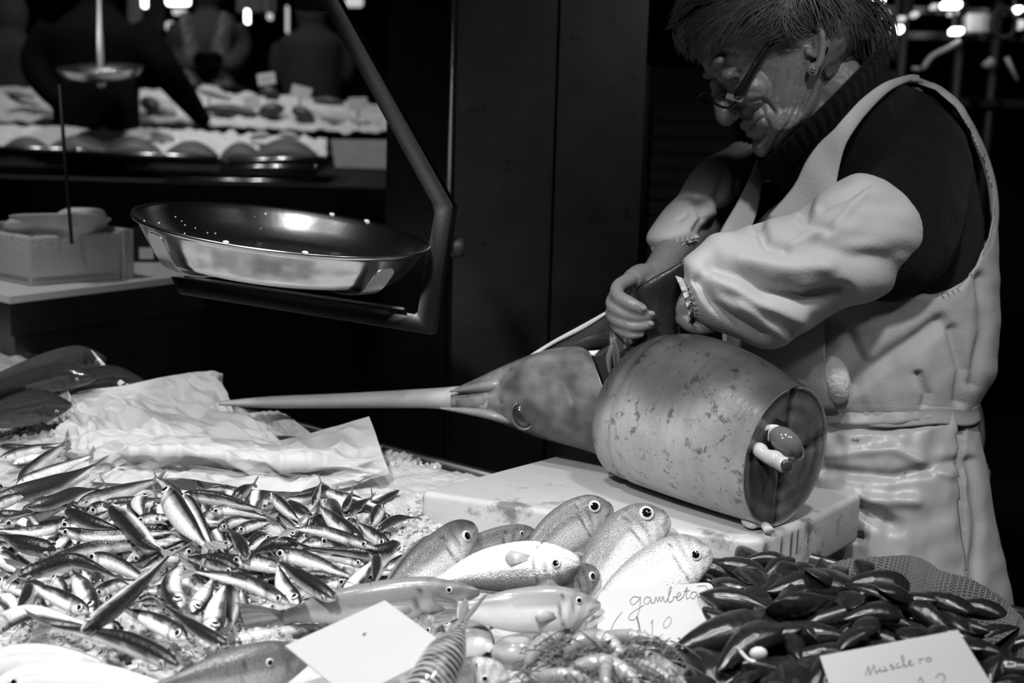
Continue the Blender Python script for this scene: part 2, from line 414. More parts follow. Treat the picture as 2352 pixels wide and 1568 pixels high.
# ------------------------------------------------------------------ hanging scale: pan and arm
def scale():
    D = 1.79; t = math.radians(8.0); ph = math.asin(0.205)
    e1 = _R * math.cos(t) - _U * math.sin(t)
    up2 = _R * math.sin(t) + _U * math.cos(t)
    n = up2 * math.cos(ph) - _F * math.sin(ph)
    e2 = n.cross(e1); 
    if e2.dot(_F) > 0: e2 = -e2
    c = pd(650, 531, D); R = 338 / FPX * D
    prof_o = [(0.0, -0.047), (0.60, -0.047), (0.72, -0.0465), (0.80, -0.043), (0.86, -0.034), (0.915, -0.018), (0.965, -0.003), (0.985, 0.0), (1.0, 0.001), (1.006, 0.003), (1.004, 0.0055), (0.992, 0.006), (0.975, 0.003),
              (0.955, -0.003), (0.905, -0.0185), (0.85, -0.033), (0.79, -0.0405), (0.71, -0.0440), (0.6, -0.0445), (0.3, -0.0445), (0.0, -0.0445)]
    b = MB(); b.lathe([(max(r, 0.001) * R, z) for r, z in prof_o], c, n, e1, e2, 96)
    pan = b.build('weighing_pan', MATS['pan_steel']); tag(pan, 'round shallow stainless steel weighing pan on the hanging scale', 'weighing pan')
    drops = MB(); r = random.Random(11)
    for _ in range(26):
        a = r.uniform(2.2, 4.4); q = r.uniform(0.84, 0.95); z = np.interp(q, [0.79, 0.85, 0.905, 0.955], [-0.0405, -0.033, -0.0185, -0.003])
        p = c + e1 * (math.cos(a) * q * R) + e2 * (math.sin(a) * q * R) + n * z; s = r.uniform(0.0006, 0.0018)
        drops.ell(p, e1 * s, e2 * s, n * s * 0.8, 8, 5)
    for a, q in ((1.75, 0.98), (1.25, 0.985), (4.9, 0.985), (5.2, 0.98)):
        p = c + e1 * (math.cos(a) * q * R) + e2 * (math.sin(a) * q * R) + n * 0.006; drops.ell(p, e1 * 0.004, e2 * 0.003, n * 0.002, 8, 5)
    drops.build('water_drops', MATS['white_plastic'], pan)['kind'] = 'stuff'
    # arm: one folded flat bar
    Da = D + 0.005
    arm = thing('scale_arm', pd(700, 690, Da), 'flat bent steel arm of the hanging scale carrying the weighing pan', 'scale arm')
    P = [(676, -150), (676, 24), (746, 29), (752, 33), (992, 469), (997, 488), (958, 716), (952, 720), (390, 634), (412, 675), (988, 768), (996, 764), (1040, 474), (772, -10), (700, -150)]
    plate = MB(); poly = [pd(x, y, Da) for x, y in P]; plate.prism(poly, _F * 0.008 + _R * 0.006)
    bm = bmesh.new(); vv = [bm.verts.new(p) for p in plate.v]
    for f_ in plate.f: bm.faces.new([vv[i] for i in f_])
    bmesh.ops.recalc_face_normals(bm, faces=bm.faces[:]); bmesh.ops.bevel(bm, geom=bm.edges[:], offset=0.0009, segments=2, profile=0.5, affect='EDGES')
    plate = MB(); plate.bm(bm); pl = plate.build('frame', MATS['arm_steel'], arm, sharp=0.9)
    br = MB(); br.rbox(pd(735, -260, Da) + _F * 0.004, _R * 0.05, _F * 0.03, _U * 0.075, 0.004); br.build('bracket', MATS['arm_steel'], arm, sharp=0.6)
    # suspension rod up to a ceiling rail
    top = pd(735, -300, Da); rod = MB(); rod.tube([top, V(top.x, top.y, 4.19)], 0.012, 12); rod.build('rod', MATS['arm_steel'], arm)
    # sprung clips hugging the pan
    def clip(ang, end, wd):
        rad = e1 * math.cos(ang) + e2 * math.sin(ang); tan = n.cross(rad)
        pr = [(0.2, -0.0505), (0.5, -0.0505), (0.72, -0.0502), (0.83, -0.046), (0.90, -0.036), (0.955, -0.020), (0.985, -0.008), (1.0, -0.001)][:end]
        rows = catmull(pr, 28); q = MB(); rs = []
        for i, (rr, zz) in enumerate(rows):
            p = c + rad * (rr * R + 0.004 * (i / 27) ** 3) + n * zz; k = wd
            if i > 23: k = wd * math.sqrt(max(0.05, 1 - ((i - 23) / 4.3) ** 2))
            nn = (n * -1 if rr < 0.75 else (rad - n * 0.6).normalized()) * 0.0016
            rs.append([p - tan * k, p + tan * k, p + tan * k + nn, p - tan * k + nn])
        q.rings(rs); q.build('clip', MATS['steel'], arm, sharp=0.7)
    clip(math.radians(131), 8, 0.0155); clip(math.radians(38), 7, 0.0155); clip(math.radians(-49), 7, 0.0155); clip(math.radians(-142), 7, 0.0155)
    spine = MB(); a, bq = pd(430, 640, Da) + _U * 0.002, pd(930, 713, Da) + _U * 0.002
    spine.box((a + bq) / 2 + _F * 0.004, (bq - a) / 2, _F * 0.02, _U * 0.0015); spine.build('cradle_strip', MATS['steel'], arm, smooth=False)
    knob = MB(); kc = pd(1042, 568, Da + 0.03); knob.lathe([(0.001, -0.016), (0.010, -0.016), (0.013, -0.010), (0.013, 0.008), (0.010, 0.014), (0.001, 0.014)], kc, _R, _U, _F, 16); knob.build('knob', MATS['black'], arm)
scale()

# ------------------------------------------------------------------ swordfish
mat('sword_skin', 0.5, 0.32, tone=True, nscale=26, namt=0.40, bump=0.10, bscale=120, coat=0.12, dirt=((70, 0.585, 0.42), (28, 0.615, 0.45), (150, 0.62, 0.5)))
mat('sword_head', 0.5, 0.33, tone=True, nscale=34, namt=0.55, bump=0.25, bscale=70, coat=0.25, dirt=(40, 0.60, 0.6))
mat('bill', 0.36, 0.4, nscale=26, namt=0.35, aniso=(0.25, 1, 1), bump=0.1, bscale=90, dirt=(90, 0.70, 0.4))
mat('flesh', 0.12, 0.26, tone=True, nscale=40, namt=0.35, bump=0.15, bscale=90, coat=0.3)
mat('gut', 0.55, 0.12, tone=True, nscale=40, namt=0.15, coat=0.6, sss=0.2)
mat('fin', 0.010, 0.42, tone=True, nscale=60, namt=0.5, aniso=(1, 1, 0.2), bump=0.3, bscale=120, coat=0.15)
mat('eye_dark', 0.02, 0.08, coat=0.8)
mat('wet_dark', 0.035, 0.2, nscale=30, namt=0.4, coat=0.6, bump=0.2)
def swordfish():
    A, B = pd(1452, 912, 1.745), pd(1806, 1042, 1.572)
    root = thing('swordfish', V(A.x * 0.5 + B.x * 0.5, A.y * 0.5 + B.y * 0.5, BZ), 'large headed swordfish trunk with long bill being cut on the board', 'swordfish')
    ax = (B - A).normalized(); up = (V(0, 0, 1) - ax * ax.z).normalized(); sd = ax.cross(up)   # sd: which side
    if sd.dot(_F) > 0: sd = -sd
    prof = [(-0.03, 0.056, 0.046), (0.0, 0.078, 0.066), (0.16, 0.093, 0.082), (0.40, 0.098, 0.087), (0.65, 0.094, 0.083), (0.85, 0.087, 0.077), (1.0, 0.081, 0.072)]
    L = (B - A).length; rows = catmull([(p[0], p[1], p[2]) for p in prof], 70); nn = 72
    b = MB(); rs = []; tn = []
    for u, hv, hw in rows:
        c = A.lerp(B, u); c = c + V(0, 0, (BZ + hv + 0.001) - c.z) * 0.85
        ring = []
        for k in range(nn):
            q = 2 * math.pi * k / nn; cv, sv = math.cos(q), math.sin(q)
            p = c + up * (hv * cv) + sd * (hw * sv)
            wob = 1 + 0.012 * nz(p, 14) ; p = c + (p - c) * wob
            # collar crease behind the gill
            g = math.exp(-((u - 0.17 - 0.04 * cv) / 0.02) ** 2) * 0.0035; p -= (p - c).normalized() * g
            ring.append(p)
            silver = 0.5 + 0.5 * math.tanh((0.30 - cv) * 2.6 + 1.2 * nz(p, 18)); under = 1.0  # dark back, widened to paint in the sleeve's shadow on top
            t = 0.03 + 0.40 * silver * (0.45 + 0.55 * under); t *= 0.55 + 0.45 * min(1, max(0, (u + 0.02) / 0.2)); t *= 1 + 0.05 * math.sin(u * 420); tn.append(t)
        rs.append(ring)
    b.rings(rs, True, True, False, tn); body = b.build('trunk', MATS['sword_skin'], root)
    # the cut end: skin rim, muscle blocks in four quarters, backbone, open belly
    cB = A.lerp(B, 1.0); cB = cB + V(0, 0, (BZ + 0.082) - cB.z) * 0.85; hv, hw = 0.081, 0.072
    def fp(x, y, off=0.0): return cB + sd * (x * hw) + up * (y * hv) + ax * off
    f = MB(); rs = []; tn = []
    for r in (1.0, 0.985, 0.95, 0.90, 0.80, 0.68, 0.55, 0.42, 0.28, 0.14, 0.01):
        ring = []
        for k in range(64):
            q = 2 * math.pi * k / 64; x, y = r * math.sin(q), r * math.cos(q)
            groove = max(math.exp(-((abs(x) - 0.02) / 0.05) ** 2), math.exp(-((y + 0.08 - 0.25 * abs(x)) / 0.05) ** 2))
            off = -0.004 * groove - (0.0 if r > 0.96 else 0.002) + 0.003 * math.sin(r * 22) * 0.25
            ring.append(fp(x, y, off)); tn.append(1.2 if r > 0.98 else (0.50 + 0.18 * math.sin(r * 26 + 2 * q) - 0.3 * groove) * (0.8 if r > 0.9 else 1.0))
        rs.append(ring)
    f.rings(rs, True, False, True, tn); cut = f.build('cut_face', MATS['flesh'], root)
    bb = MB(); bb.ell(fp(0.0, -0.08, -0.001), sd * 0.012, up * 0.012, ax * 0.004, 16, 8, 0.9); bb.build('backbone', MATS['flesh'], root)
    # belly opening, upper near side of the face
    cav = MB(); pts = [(-0.72 + 1.44 * 0, 0)]
    poly = [(0.40, 0.62), (0.10, 0.50), (-0.10, 0.15), (0.05, 0.02), (0.50, 0.10), (0.80, 0.22)]
    cav.prism([fp(x, y, 0.0015) for x, y in poly], ax * -0.012, 0.12); cav.build('belly_opening', MATS['flesh'], root, smooth=False)
    fl = MB(); fl.pxloft([(1738, 1012, 1748, 1034, 1.548, 0.003), (1744, 990, 1762, 1018, 1.544, 0.004), (1762, 976, 1782, 1000, 1.540, 0.004), (1784, 975, 1800, 996, 1.538, 0.004), (1800, 984, 1812, 1008, 1.538, 0.003), (1806, 1000, 1816, 1018, 1.540, 0.002)], 14, 36, 0.5)
    fl.build('belly_flap', MATS['gut'], root, label='curled pale flap of belly skin')
    og = MB(); og.tube([pd(1778, 992, 1.545), pd(1795, 1006, 1.532), pd(1815, 1026, 1.53), pd(1832, 1046, 1.54)], [0.007, 0.0135, 0.0135, 0.008], 16, 0.11, sub=5)
    og.build('organ', MATS['gut'], root, label='dark glossy organ bulging from the cut belly')
    gt = MB(); P = [(1738, 1022, 1.545), (1746, 1034, 1.533), (1756, 1044, 1.527), (1768, 1050, 1.523), (1780, 1054, 1.52), (1792, 1062, 1.517), (1803, 1068, 1.515)]
    gt.tube([pd(*p) for p in P], [0.005, 0.0085, 0.0075, 0.0085, 0.0095, 0.0085, 0.0092], 16, 0.42, sub=5)
    go = gt.build('intestine', MATS['gut'], root, label='pale coiled intestine hanging from the cut')
    ho = MB(); ho.ell(pd(1806, 1069, 1.508), _R * 0.0062, _U * 0.0066, _F * 0.003, 14, 8); ho.build('hole', MATS['wet_dark'], go)
    # head, nearly severed
    hd = MB(); secs = [(1036, 896, 1036, 940, 1.872, 0.016), (1100, 866, 1100, 956, 1.855, 0.026), (1160, 838, 1165, 978, 1.84, 0.040), (1225, 812, 1235, 1004, 1.825, 0.052),
                       (1290, 797, 1310, 1024, 1.81, 0.062), (1330, 796, 1375, 1045, 1.80, 0.068), (1352, 806, 1436, 1072, 1.79, 0.070)]
    rs = []; tn = []
    for r in catmull(secs, 60):
        Aq, Bq = pd(r[0], r[1], r[4]), pd(r[2], r[3], r[4]); c = (Aq + Bq) / 2; h = (Aq - Bq) / 2; ring = []
        for k in range(56):
            q = 2 * math.pi * k / 56; cv, sv = math.cos(q), math.sin(q)
            p = c + h * cv - _F * (r[5] * (abs(sv) ** 0.85) * (1 if sv > 0 else -1))
            px, py, _ = proj(p)
            if sv > 0:
                g = 0
                for pl_, dep, wd in HEADGR:
                    g += dep * math.exp(-(segdist(px, py, pl_) / wd) ** 2)
                p += _F * g
            ring.append(p)
            t = 0.13 + 0.09 * nz(p, 25) + 0.06 * nz(p, 70) - 0.10 * max(0, -cv) + 0.05 * (px < 1150) - 0.03 * (px - 1050) / 380
            tn.append(max(0.05, t))
        rs.append(ring)
    inner = []
    for sc_, dz in ((0.93, 0.0), (0.90, -0.01), (0.7, -0.03), (0.2, -0.045)):
        c = sum((p for p in rs[-1 if not inner else 59]), V(0, 0, 0)) / 56
        inner.append([c + (p - c) * sc_ + (pd(1395, 930, 1.8) - pd(1300, 915, 1.82)).normalized() * dz for p in rs[59]])
    hd.rings(rs + inner, True, True, True, tn + [0.08] * (56 * 4)); head = hd.build('head', MATS['sword_head'], root)
    ey = MB(); ec = pd(1200, 955, 1.797)
    ey.ell(ec, _R * 0.0125 + _U * -0.003, _U * 0.0150, _F * 0.006, 24, 12); eo = ey.build('eye', MATS['eye_dark'], head)
    er = MB(); er.tube([ec - _F * 0.002 + (_R * math.cos(q) * 0.0140 + _U * (math.sin(q) * 0.0165 - 0.25 * math.cos(q) * 0.013)) for q in [2 * math.pi * k / 28 for k in range(29)]], 0.0020, 8, 0.06); er.build('eye_rim', MATS['sword_head'], head)
    bl = MB(); bl.pxloft([(505, 921, 505, 931, 1.955, 0.008), (620, 910, 620, 937, 1.94, 0.014), (800, 902, 800, 937, 1.92, 0.018), (980, 892, 980, 937, 1.89, 0.02), (1060, 886, 1060, 945, 1.872, 0.021), (1120, 882, 1120, 952, 1.85, 0.03)], 28, 60)
    bl.build('bill', MATS['bill'], root)
    lj = MB(); lj.pxloft([(1010, 935, 1010, 939, 1.86, 0.003), (1080, 936, 1080, 953, 1.84, 0.012), (1140, 944, 1145, 968, 1.826, 0.018), (1200, 962, 1206, 985, 1.85, 0.02)], 18, 30, 0.22)
    lj.build('lower_jaw', MATS['sword_head'], head)
    up_ = MB(); up_.pxloft([(1032, 897, 1034, 901, 1.85, 0.003), (1075, 884, 1075, 899, 1.838, 0.010), (1140, 866, 1145, 898, 1.826, 0.016), (1215, 852, 1220, 895, 1.855, 0.02)], 18, 30, 0.19)
    up_.build('snout_plate', MATS['sword_head'], head)
    # gill cover lifted behind the head, raw flesh under it
    gf = MB(); gf.pxloft([(1196, 830, 1200, 836, 1.845, 0.003), (1270, 782, 1300, 815, 1.84, 0.006), (1340, 742, 1380, 800, 1.83, 0.010), (1398, 712, 1440, 800, 1.82, 0.012), (1425, 710, 1470, 830, 1.81, 0.014)], 16, 30, 0.30)
    gf.build('gill_flap', MATS['wet_dark'], root)
    ge = MB(); ge.pxloft([(1190, 832, 1197, 838, 1.838, 0.002), (1262, 786, 1270, 792, 1.832, 0.002), (1335, 746, 1343, 755, 1.822, 0.002), (1396, 712, 1400, 718, 1.812, 0.0015)], 10, 24, 0.45)
    ge.build('gill_edge', MATS['gut'], root, label='pale shiny edge of the cut gill flap')
    g2 = MB(); g2.pxloft([(1340, 806, 1352, 812, 1.80, 0.002), (1370, 804, 1385, 830, 1.80, 0.003), (1408, 800, 1412, 812, 1.80, 0.002)], 10, 20, 0.9); g2.build('gill_edge', MATS['gut'], root)
    nk = MB(); nk.pxloft([(1360, 815, 1440, 1060, 1.80, 0.045), (1400, 790, 1465, 1060, 1.775, 0.055), (1440, 775, 1490, 1060, 1.755, 0.06)], 28, 20, 0.14); nk.build('raw_neck', MATS['wet_dark'], root)
    fr = MB(); r = random.Random(2)
    for i in range(9):
        x = 1402 + i * 5; y0 = 745 + r.uniform(-8, 18)
        fr.tube([pd(x, y0, 1.735), pd(x + r.uniform(-6, 6), y0 + 25, 1.722), pd(x + r.uniform(-4, 10), y0 + 60, 1.725), pd(x + r.uniform(-2, 14), 850 + r.uniform(-20, 20), 1.735)], [0.001, 0.003, 0.004, 0.002], 7, r.uniform(0.3, 0.7), sub=4)
    fr.build('torn_skin', MATS['flesh'], root)
    fn = MB(); rs = fn.pxloft([(1420, 812, 1575, 815, 1.715, 0.016), (1462, 778, 1556, 785, 1.712, 0.010), (1484, 740, 1546, 742, 1.708, 0.008), (1464, 690, 1550, 695, 1.705, 0.007), (1474, 655, 1562, 655, 1.70, 0.006), (1535, 618, 1590, 618, 1.695, 0.005), (1580, 596, 1608, 600, 1.69, 0.003), (1617, 584, 1620, 588, 1.688, 0.001)], 24, 60, 0.5)
    fn.build('fin', MATS['fin'], root, label='dark pointed fin gripped by the hand')
    return root
def segdist(x, y, pl_):
    best = 1e9
    for (x0, y0), (x1, y1) in zip(pl_, pl_[1:]):
        dx, dy = x1 - x0, y1 - y0; t = max(0, min(1, ((x - x0) * dx + (y - y0) * dy) / (dx * dx + dy * dy))); best = min(best, math.hypot(x - x0 - t * dx, y - y0 - t * dy))
    return best
HEADGR = [([(1180, 862), (1260, 866), (1300, 880), (1318, 915)], 0.004, 5), ([(1240, 940), (1290, 915), (1318, 915), (1320, 960)], 0.003, 6), ([(1040, 903), (1120, 902), (1215, 906)], 0.005, 5),
          ([(1100, 935), (1160, 945), (1200, 925), (1240, 905)], 0.003, 6), ([(1200, 930), (1170, 950), (1172, 985), (1200, 992), (1232, 975), (1230, 940), (1200, 930)], 0.004, 8)]
swordfish()

# fat scrap lying on the board corner
def scrap():
    b = MB(); r = random.Random(9); p = pz(1735, 1222, BZ)
    for P in ([(1706, 1202), (1714, 1212), (1728, 1218), (1740, 1214)], [(1728, 1218), (1745, 1216), (1760, 1208), (1772, 1204)], [(1748, 1212), (1758, 1222), (1766, 1230)]):
        b.tube([pz(x, y, BZ) + V(0, 0, 0.006 + 0.002 * r.random()) for x, y in P], [0.003, 0.006, 0.006, 0.0035][:len(P)], 9, sub=4, flat=0.7)
    tag(b.build('fat_scrap', MATS['gut']), 'small pale scrap of fat on the corner of the cutting board', 'scrap')
scrap()
# ------------------------------------------------------------------ fish
mat('silver_skin', 0.5, 0.30, metal=0.12, tone=True, nscale=220, namt=0.36, bump=0.3, bscale=330, coat=0.4)
mat('scale_skin', 0.5, 0.33, metal=0.12, tone=True, voro=0.5, vscale=620, nscale=30, namt=0.14, bump=0.22, bscale=300, coat=0.25)
mat('smooth_skin', 0.5, 0.30, tone=True, nscale=45, namt=0.18, bump=0.08, bscale=160, coat=0.3, dirt=(120, 0.72, 0.5))
mat('dark_wet_skin', 0.5, 0.20, tone=True, nscale=60, namt=0.40, bump=0.35, bscale=55, coat=0.6)
mat('mackerel_skin', 0.5, 0.25, metal=0.15, tone=True, nscale=60, namt=0.15, coat=0.4)
mat('fish_eye', 0.5, 0.06, tone=True, coat=1.0)
mat('fin_skin', 0.5, 0.35, tone=True, nscale=120, namt=0.4, aniso=(1, 1, 1), bump=0.2, bscale=200, thin=0.25)

def interp(tab, u):
    return float(np.interp(u, [t[0] for t in tab], [t[1] for t in tab]))
def smoothtab(tab):
    us = np.linspace(0, 1, 41); k = catmull(tab, 200); k = k[np.argsort(k[:, 0])]
    return [(float(u), float(max(0.002, np.interp(u, k[:, 0], k[:, 1])))) for u in us]
ANCH = smoothtab([(0, 0.24), (0.04, 0.52), (0.10, 0.78), (0.22, 0.98), (0.42, 1.0), (0.62, 0.88), (0.8, 0.58), (0.92, 0.34), (1.0, 0.26)])
BREAM_U = smoothtab([(0, 0.34), (0.03, 0.54), (0.08, 0.76), (0.17, 0.94), (0.34, 1.02), (0.52, 0.92), (0.72, 0.60), (0.88, 0.27), (1.0, 0.20)])
BREAM_L = smoothtab([(0, 0.34), (0.03, 0.46), (0.10, 0.62), (0.22, 0.85), (0.38, 0.96), (0.56, 0.84), (0.74, 0.52), (0.88, 0.26), (1.0, 0.20)])
WRASSE_U = smoothtab([(0, 0.20), (0.05, 0.40), (0.14, 0.66), (0.26, 0.92), (0.42, 1.0), (0.62, 0.86), (0.8, 0.56), (0.92, 0.40), (1.0, 0.38)])

def fish(name, spine, dors, H, W, up_t, lo_t, tonef, skin, label=None, cat='fish', group=None, nr=30, na=20, eye_u=0.09, eye_r=0.13, eye_v=0.25, tail=0.20, tail_w=1.0,
         tail_tone=0.25, gill=0.24, sides=(1, -1), pect=False, dorsal=False, tube_u=None, mouth=True, eye_t=0.55, tailcut=False, fork=0.55):
    """spine: control points head to tail root; dors: dorsal direction; H half body height, W half width (m)"""
    P = catmull([tuple(p) for p in spine], nr); P = [Vector(p) for p in P]
    L = sum((P[i + 1] - P[i]).length for i in range(nr - 1))
    fr = []
    for i in range(nr):
        t = (P[min(i + 1, nr - 1)] - P[max(i - 1, 0)]).normalized(); D = (dors - t * dors.dot(t)).normalized(); fr.append((t, D, t.cross(D)))
    b = MB(); rs = []; tn = []
    org = P[nr // 2].copy()
    for i in range(nr):
        u = i / (nr - 1); t, D, Lt = fr[i]; hu, hl = H * interp(up_t, u), H * interp(lo_t, u); wd = W * (0.5 * interp(up_t, u) + 0.5 * interp(lo_t, u)) * (1.0 if u < 0.6 else 1.0 - 0.45 * (u - 0.6) / 0.4)
        ring = []
        for k in range(na):
            q = 2 * math.pi * k / na; cv, sv = math.cos(q), math.sin(q)
            off = D * ((hu if cv > 0 else hl) * cv) + Lt * (wd * (abs(sv) ** 0.85) * (1 if sv > 0 else -1))
            if gill:
                g = math.exp(-((u - gill - 0.05 * (1 - cv * cv) + 0.02) / 0.012) ** 2) * (1 if cv < 0.75 else 0); off *= 1 - 0.05 * g
            ring.append(P[i] + off)
            tv = tonef(u, cv, sv)
            if gill: tv *= 1 - (0.8 if na > 24 else 0.45) * math.exp(-((u - gill - 0.05 * (1 - cv * cv) + 0.02) / (0.009 if na > 24 else 0.012)) ** 2) * (1 if cv < 0.75 else 0)
            if mouth and u < 0.07: tv *= 1 - 0.6 * math.exp(-((cv + 0.15 + u * 3) / 0.14) ** 2)
            tn.append(tv)
        rs.append(ring)
    t0 = fr[0][0]; nose = [[P[0] + (p - P[0]) * k_ - t0 * (H * e_) for p in rs[0]] for k_, e_ in ((0.35, 0.11), (0.75, 0.07))]
    b.rings(nose + rs, True, True, True, tn[:na] * 2 + tn)
    body = b.build(name, MATS[skin], origin=org)
    if label: tag(body, label, cat, group)
    # eyes
    iu = eye_u * (nr - 1); i0 = int(iu); fq = iu - i0; t, D, Lt = fr[i0]
    c0 = P[i0].lerp(P[min(i0 + 1, nr - 1)], fq); hu = H * interp(up_t, eye_u); wd = W * 0.5 * (interp(up_t, eye_u) + interp(lo_t, eye_u)); re = H * eye_r
    for sgn in sides:
        s2 = math.sqrt(max(0.05, 1 - eye_v ** 2)); pos = c0 + D * (hu * eye_v) + Lt * (sgn * wd * s2 ** 0.85)
        nrm = (Lt * sgn * s2 / max(wd, 1e-5) + D * (eye_v / max(hu, 1e-5))).normalized()
        e1 = (t - nrm * t.dot(nrm)).normalized(); e2 = nrm.cross(e1)
        m = MB(); prof = [(1.0, -0.25, 0.06), (1.0, 0.02, 0.10), (0.92, 0.16, 0.45), (0.80, 0.24, eye_t), (0.64, 0.31, eye_t), (0.59, 0.33, 0.06), (0.56, 0.34, 0.004), (0.3, 0.40, 0.004), (0.03, 0.43, 0.004)]
        m.rings([[pos + nrm * (z * re) + e1 * (r * re * math.cos(q)) + e2 * (r * re * math.sin(q)) for q in [2 * math.pi * k / 16 for k in range(16)]] for r, z, _ in prof], True, False, True, [tt for _, _, tt in prof for _ in range(16)])
        m.build('eye', MATS['fish_eye'], body)
    # tail fin
    if tail > 0:
        t, D, Lt = fr[-1]; root = P[-1] - t * (H * 0.05); Lf = tail * L; m = MB(); th = Lt * max(0.0004, H * 0.02)
        hr = H * interp(up_t, 1.0); n = 9; top = []; 
        for side in (1, -1):
            for layer in (1, -1):
                vs = []; fs = []
                for i in range(n):
                    a = i / (n - 1); ra = hr * (a * 0.9) ; ea = Lf * 0.62 * tail_w * a
                    back = Lf * (1 - fork * (1 - a) ** 1.2); rag = 1 + 0.05 * math.sin(i * 5.1)
                    p0 = root + D * (side * ra); p2 = root + t * back * rag + D * (side * ea); p1 = p0.lerp(p2, 0.5) + D * (side * 0.06 * Lf * a) + Lt * (0.06 * Lf * math.sin(a * 4))
                    vs += [p0 + th * layer, p1 + th * (0.7 * layer), p2]
                for i in range(n - 1):
                    fs += [(3 * i, 3 * i + 1, 3 * i + 4, 3 * i + 3), (3 * i + 1, 3 * i + 2, 3 * i + 5, 3 * i + 4)]
                m.add(vs, fs, [tail_tone * (0.75 + 0.5 * ((i // 3) % 2)) for i in range(len(vs))])
        m.build('tail_fin', MATS['fin_skin'], body)
    if pect:
        iu = int((gill + 0.07) * (nr - 1)); t, D, Lt = fr[iu]
        for sgn in sides:
            base = P[iu] + Lt * (sgn * W * 1.0) - D * (H * 0.18); m = MB(); vs = []; n = 7
            for i in range(n):
                a = i / (n - 1) - 0.5
                vs += [base + D * (a * 0.22 * H) - Lt * sgn * 0.0006, base + t * (H * 0.95 * (1 - a * a)) + D * (a * 0.62 * H) + Lt * sgn * (0.10 * H)]
            m.add(vs, [(2 * i, 2 * i + 1, 2 * i + 3, 2 * i + 2) for i in range(n - 1)], pect)
            fo = m.build('pectoral_fin', MATS['fin_skin'], body); md = fo.modifiers.new('s', 'SOLIDIFY'); md.thickness = 0.0006
    if dorsal:
        m = MB(); vs = []; k0, k1 = int(0.3 * nr), int(0.82 * nr); cnt = 0
        for i in range(k0, k1):
            u = i / (nr - 1); t, D, Lt = fr[i]; hu = H * interp(up_t, u); f = math.sin(math.pi * (i - k0) / (k1 - 1 - k0)) ** 0.5
            vs += [P[i] + D * hu * 0.97, P[i] + D * (hu + dorsal * H * (0.05 + f * (0.75 + 0.25 * (i % 2)))) + t * 0.1 * H]; cnt += 1
        m.add(vs, [(2 * i, 2 * i + 1, 2 * i + 3, 2 * i + 2) for i in range(cnt - 1)], 0.16)
        fo = m.build('dorsal_fin', MATS['fin_skin'], body); md = fo.modifiers.new('s', 'SOLIDIFY'); md.thickness = 0.0006
    return body

# ---- anchovies, traced one by one.  A: zoom frame at (0,1000), B: at (600,1000), both 2.76x
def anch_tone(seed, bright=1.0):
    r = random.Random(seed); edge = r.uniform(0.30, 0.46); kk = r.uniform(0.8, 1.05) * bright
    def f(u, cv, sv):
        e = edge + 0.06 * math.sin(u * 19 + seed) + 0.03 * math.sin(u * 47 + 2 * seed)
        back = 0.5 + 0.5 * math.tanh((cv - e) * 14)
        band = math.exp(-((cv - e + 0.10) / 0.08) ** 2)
        stripe = math.exp(-((cv - e + 0.48) / 0.30) ** 2)  # silver stripe, with the flank's glossy sheen painted into its tone
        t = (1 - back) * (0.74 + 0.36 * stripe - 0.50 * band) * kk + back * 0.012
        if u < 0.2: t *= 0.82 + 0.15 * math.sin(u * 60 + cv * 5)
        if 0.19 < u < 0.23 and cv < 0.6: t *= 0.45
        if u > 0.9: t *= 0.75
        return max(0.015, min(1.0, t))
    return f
def place(pts, h0, h1=None, hm=None):
    h1 = h0 if h1 is None else h1; n = len(pts); return [pt(x, y, h0 + (h1 - h0) * i / (n - 1)) for i, (x, y) in enumerate(pts)]
def fish_dors(sp, rho, sgn):
    """dorsal direction of a fish propped in the heap: rho 0 = flank shown to the aisle, 90 = back shown; sgn = back on the upper or lower side"""
    t = (sp[-1] - sp[0]).normalized(); v = (CAM - sp[len(sp) // 2]).normalized(); v = (v - t * v.dot(t)).normalized(); w_ = t.cross(v)
    if w_.dot(_U) < 0: w_ = -w_
    r = math.radians(rho); return (w_ * (sgn * math.cos(r)) + v * math.sin(r)).normalized()
def zA(*a): return [(a[i] / 2.76, 1000 + a[i + 1] / 2.76) for i in range(0, len(a), 2)]
def zB(*a): return [(600 + a[i] / 2.76, 1000 + a[i + 1] / 2.76) for i in range(0, len(a), 2)]
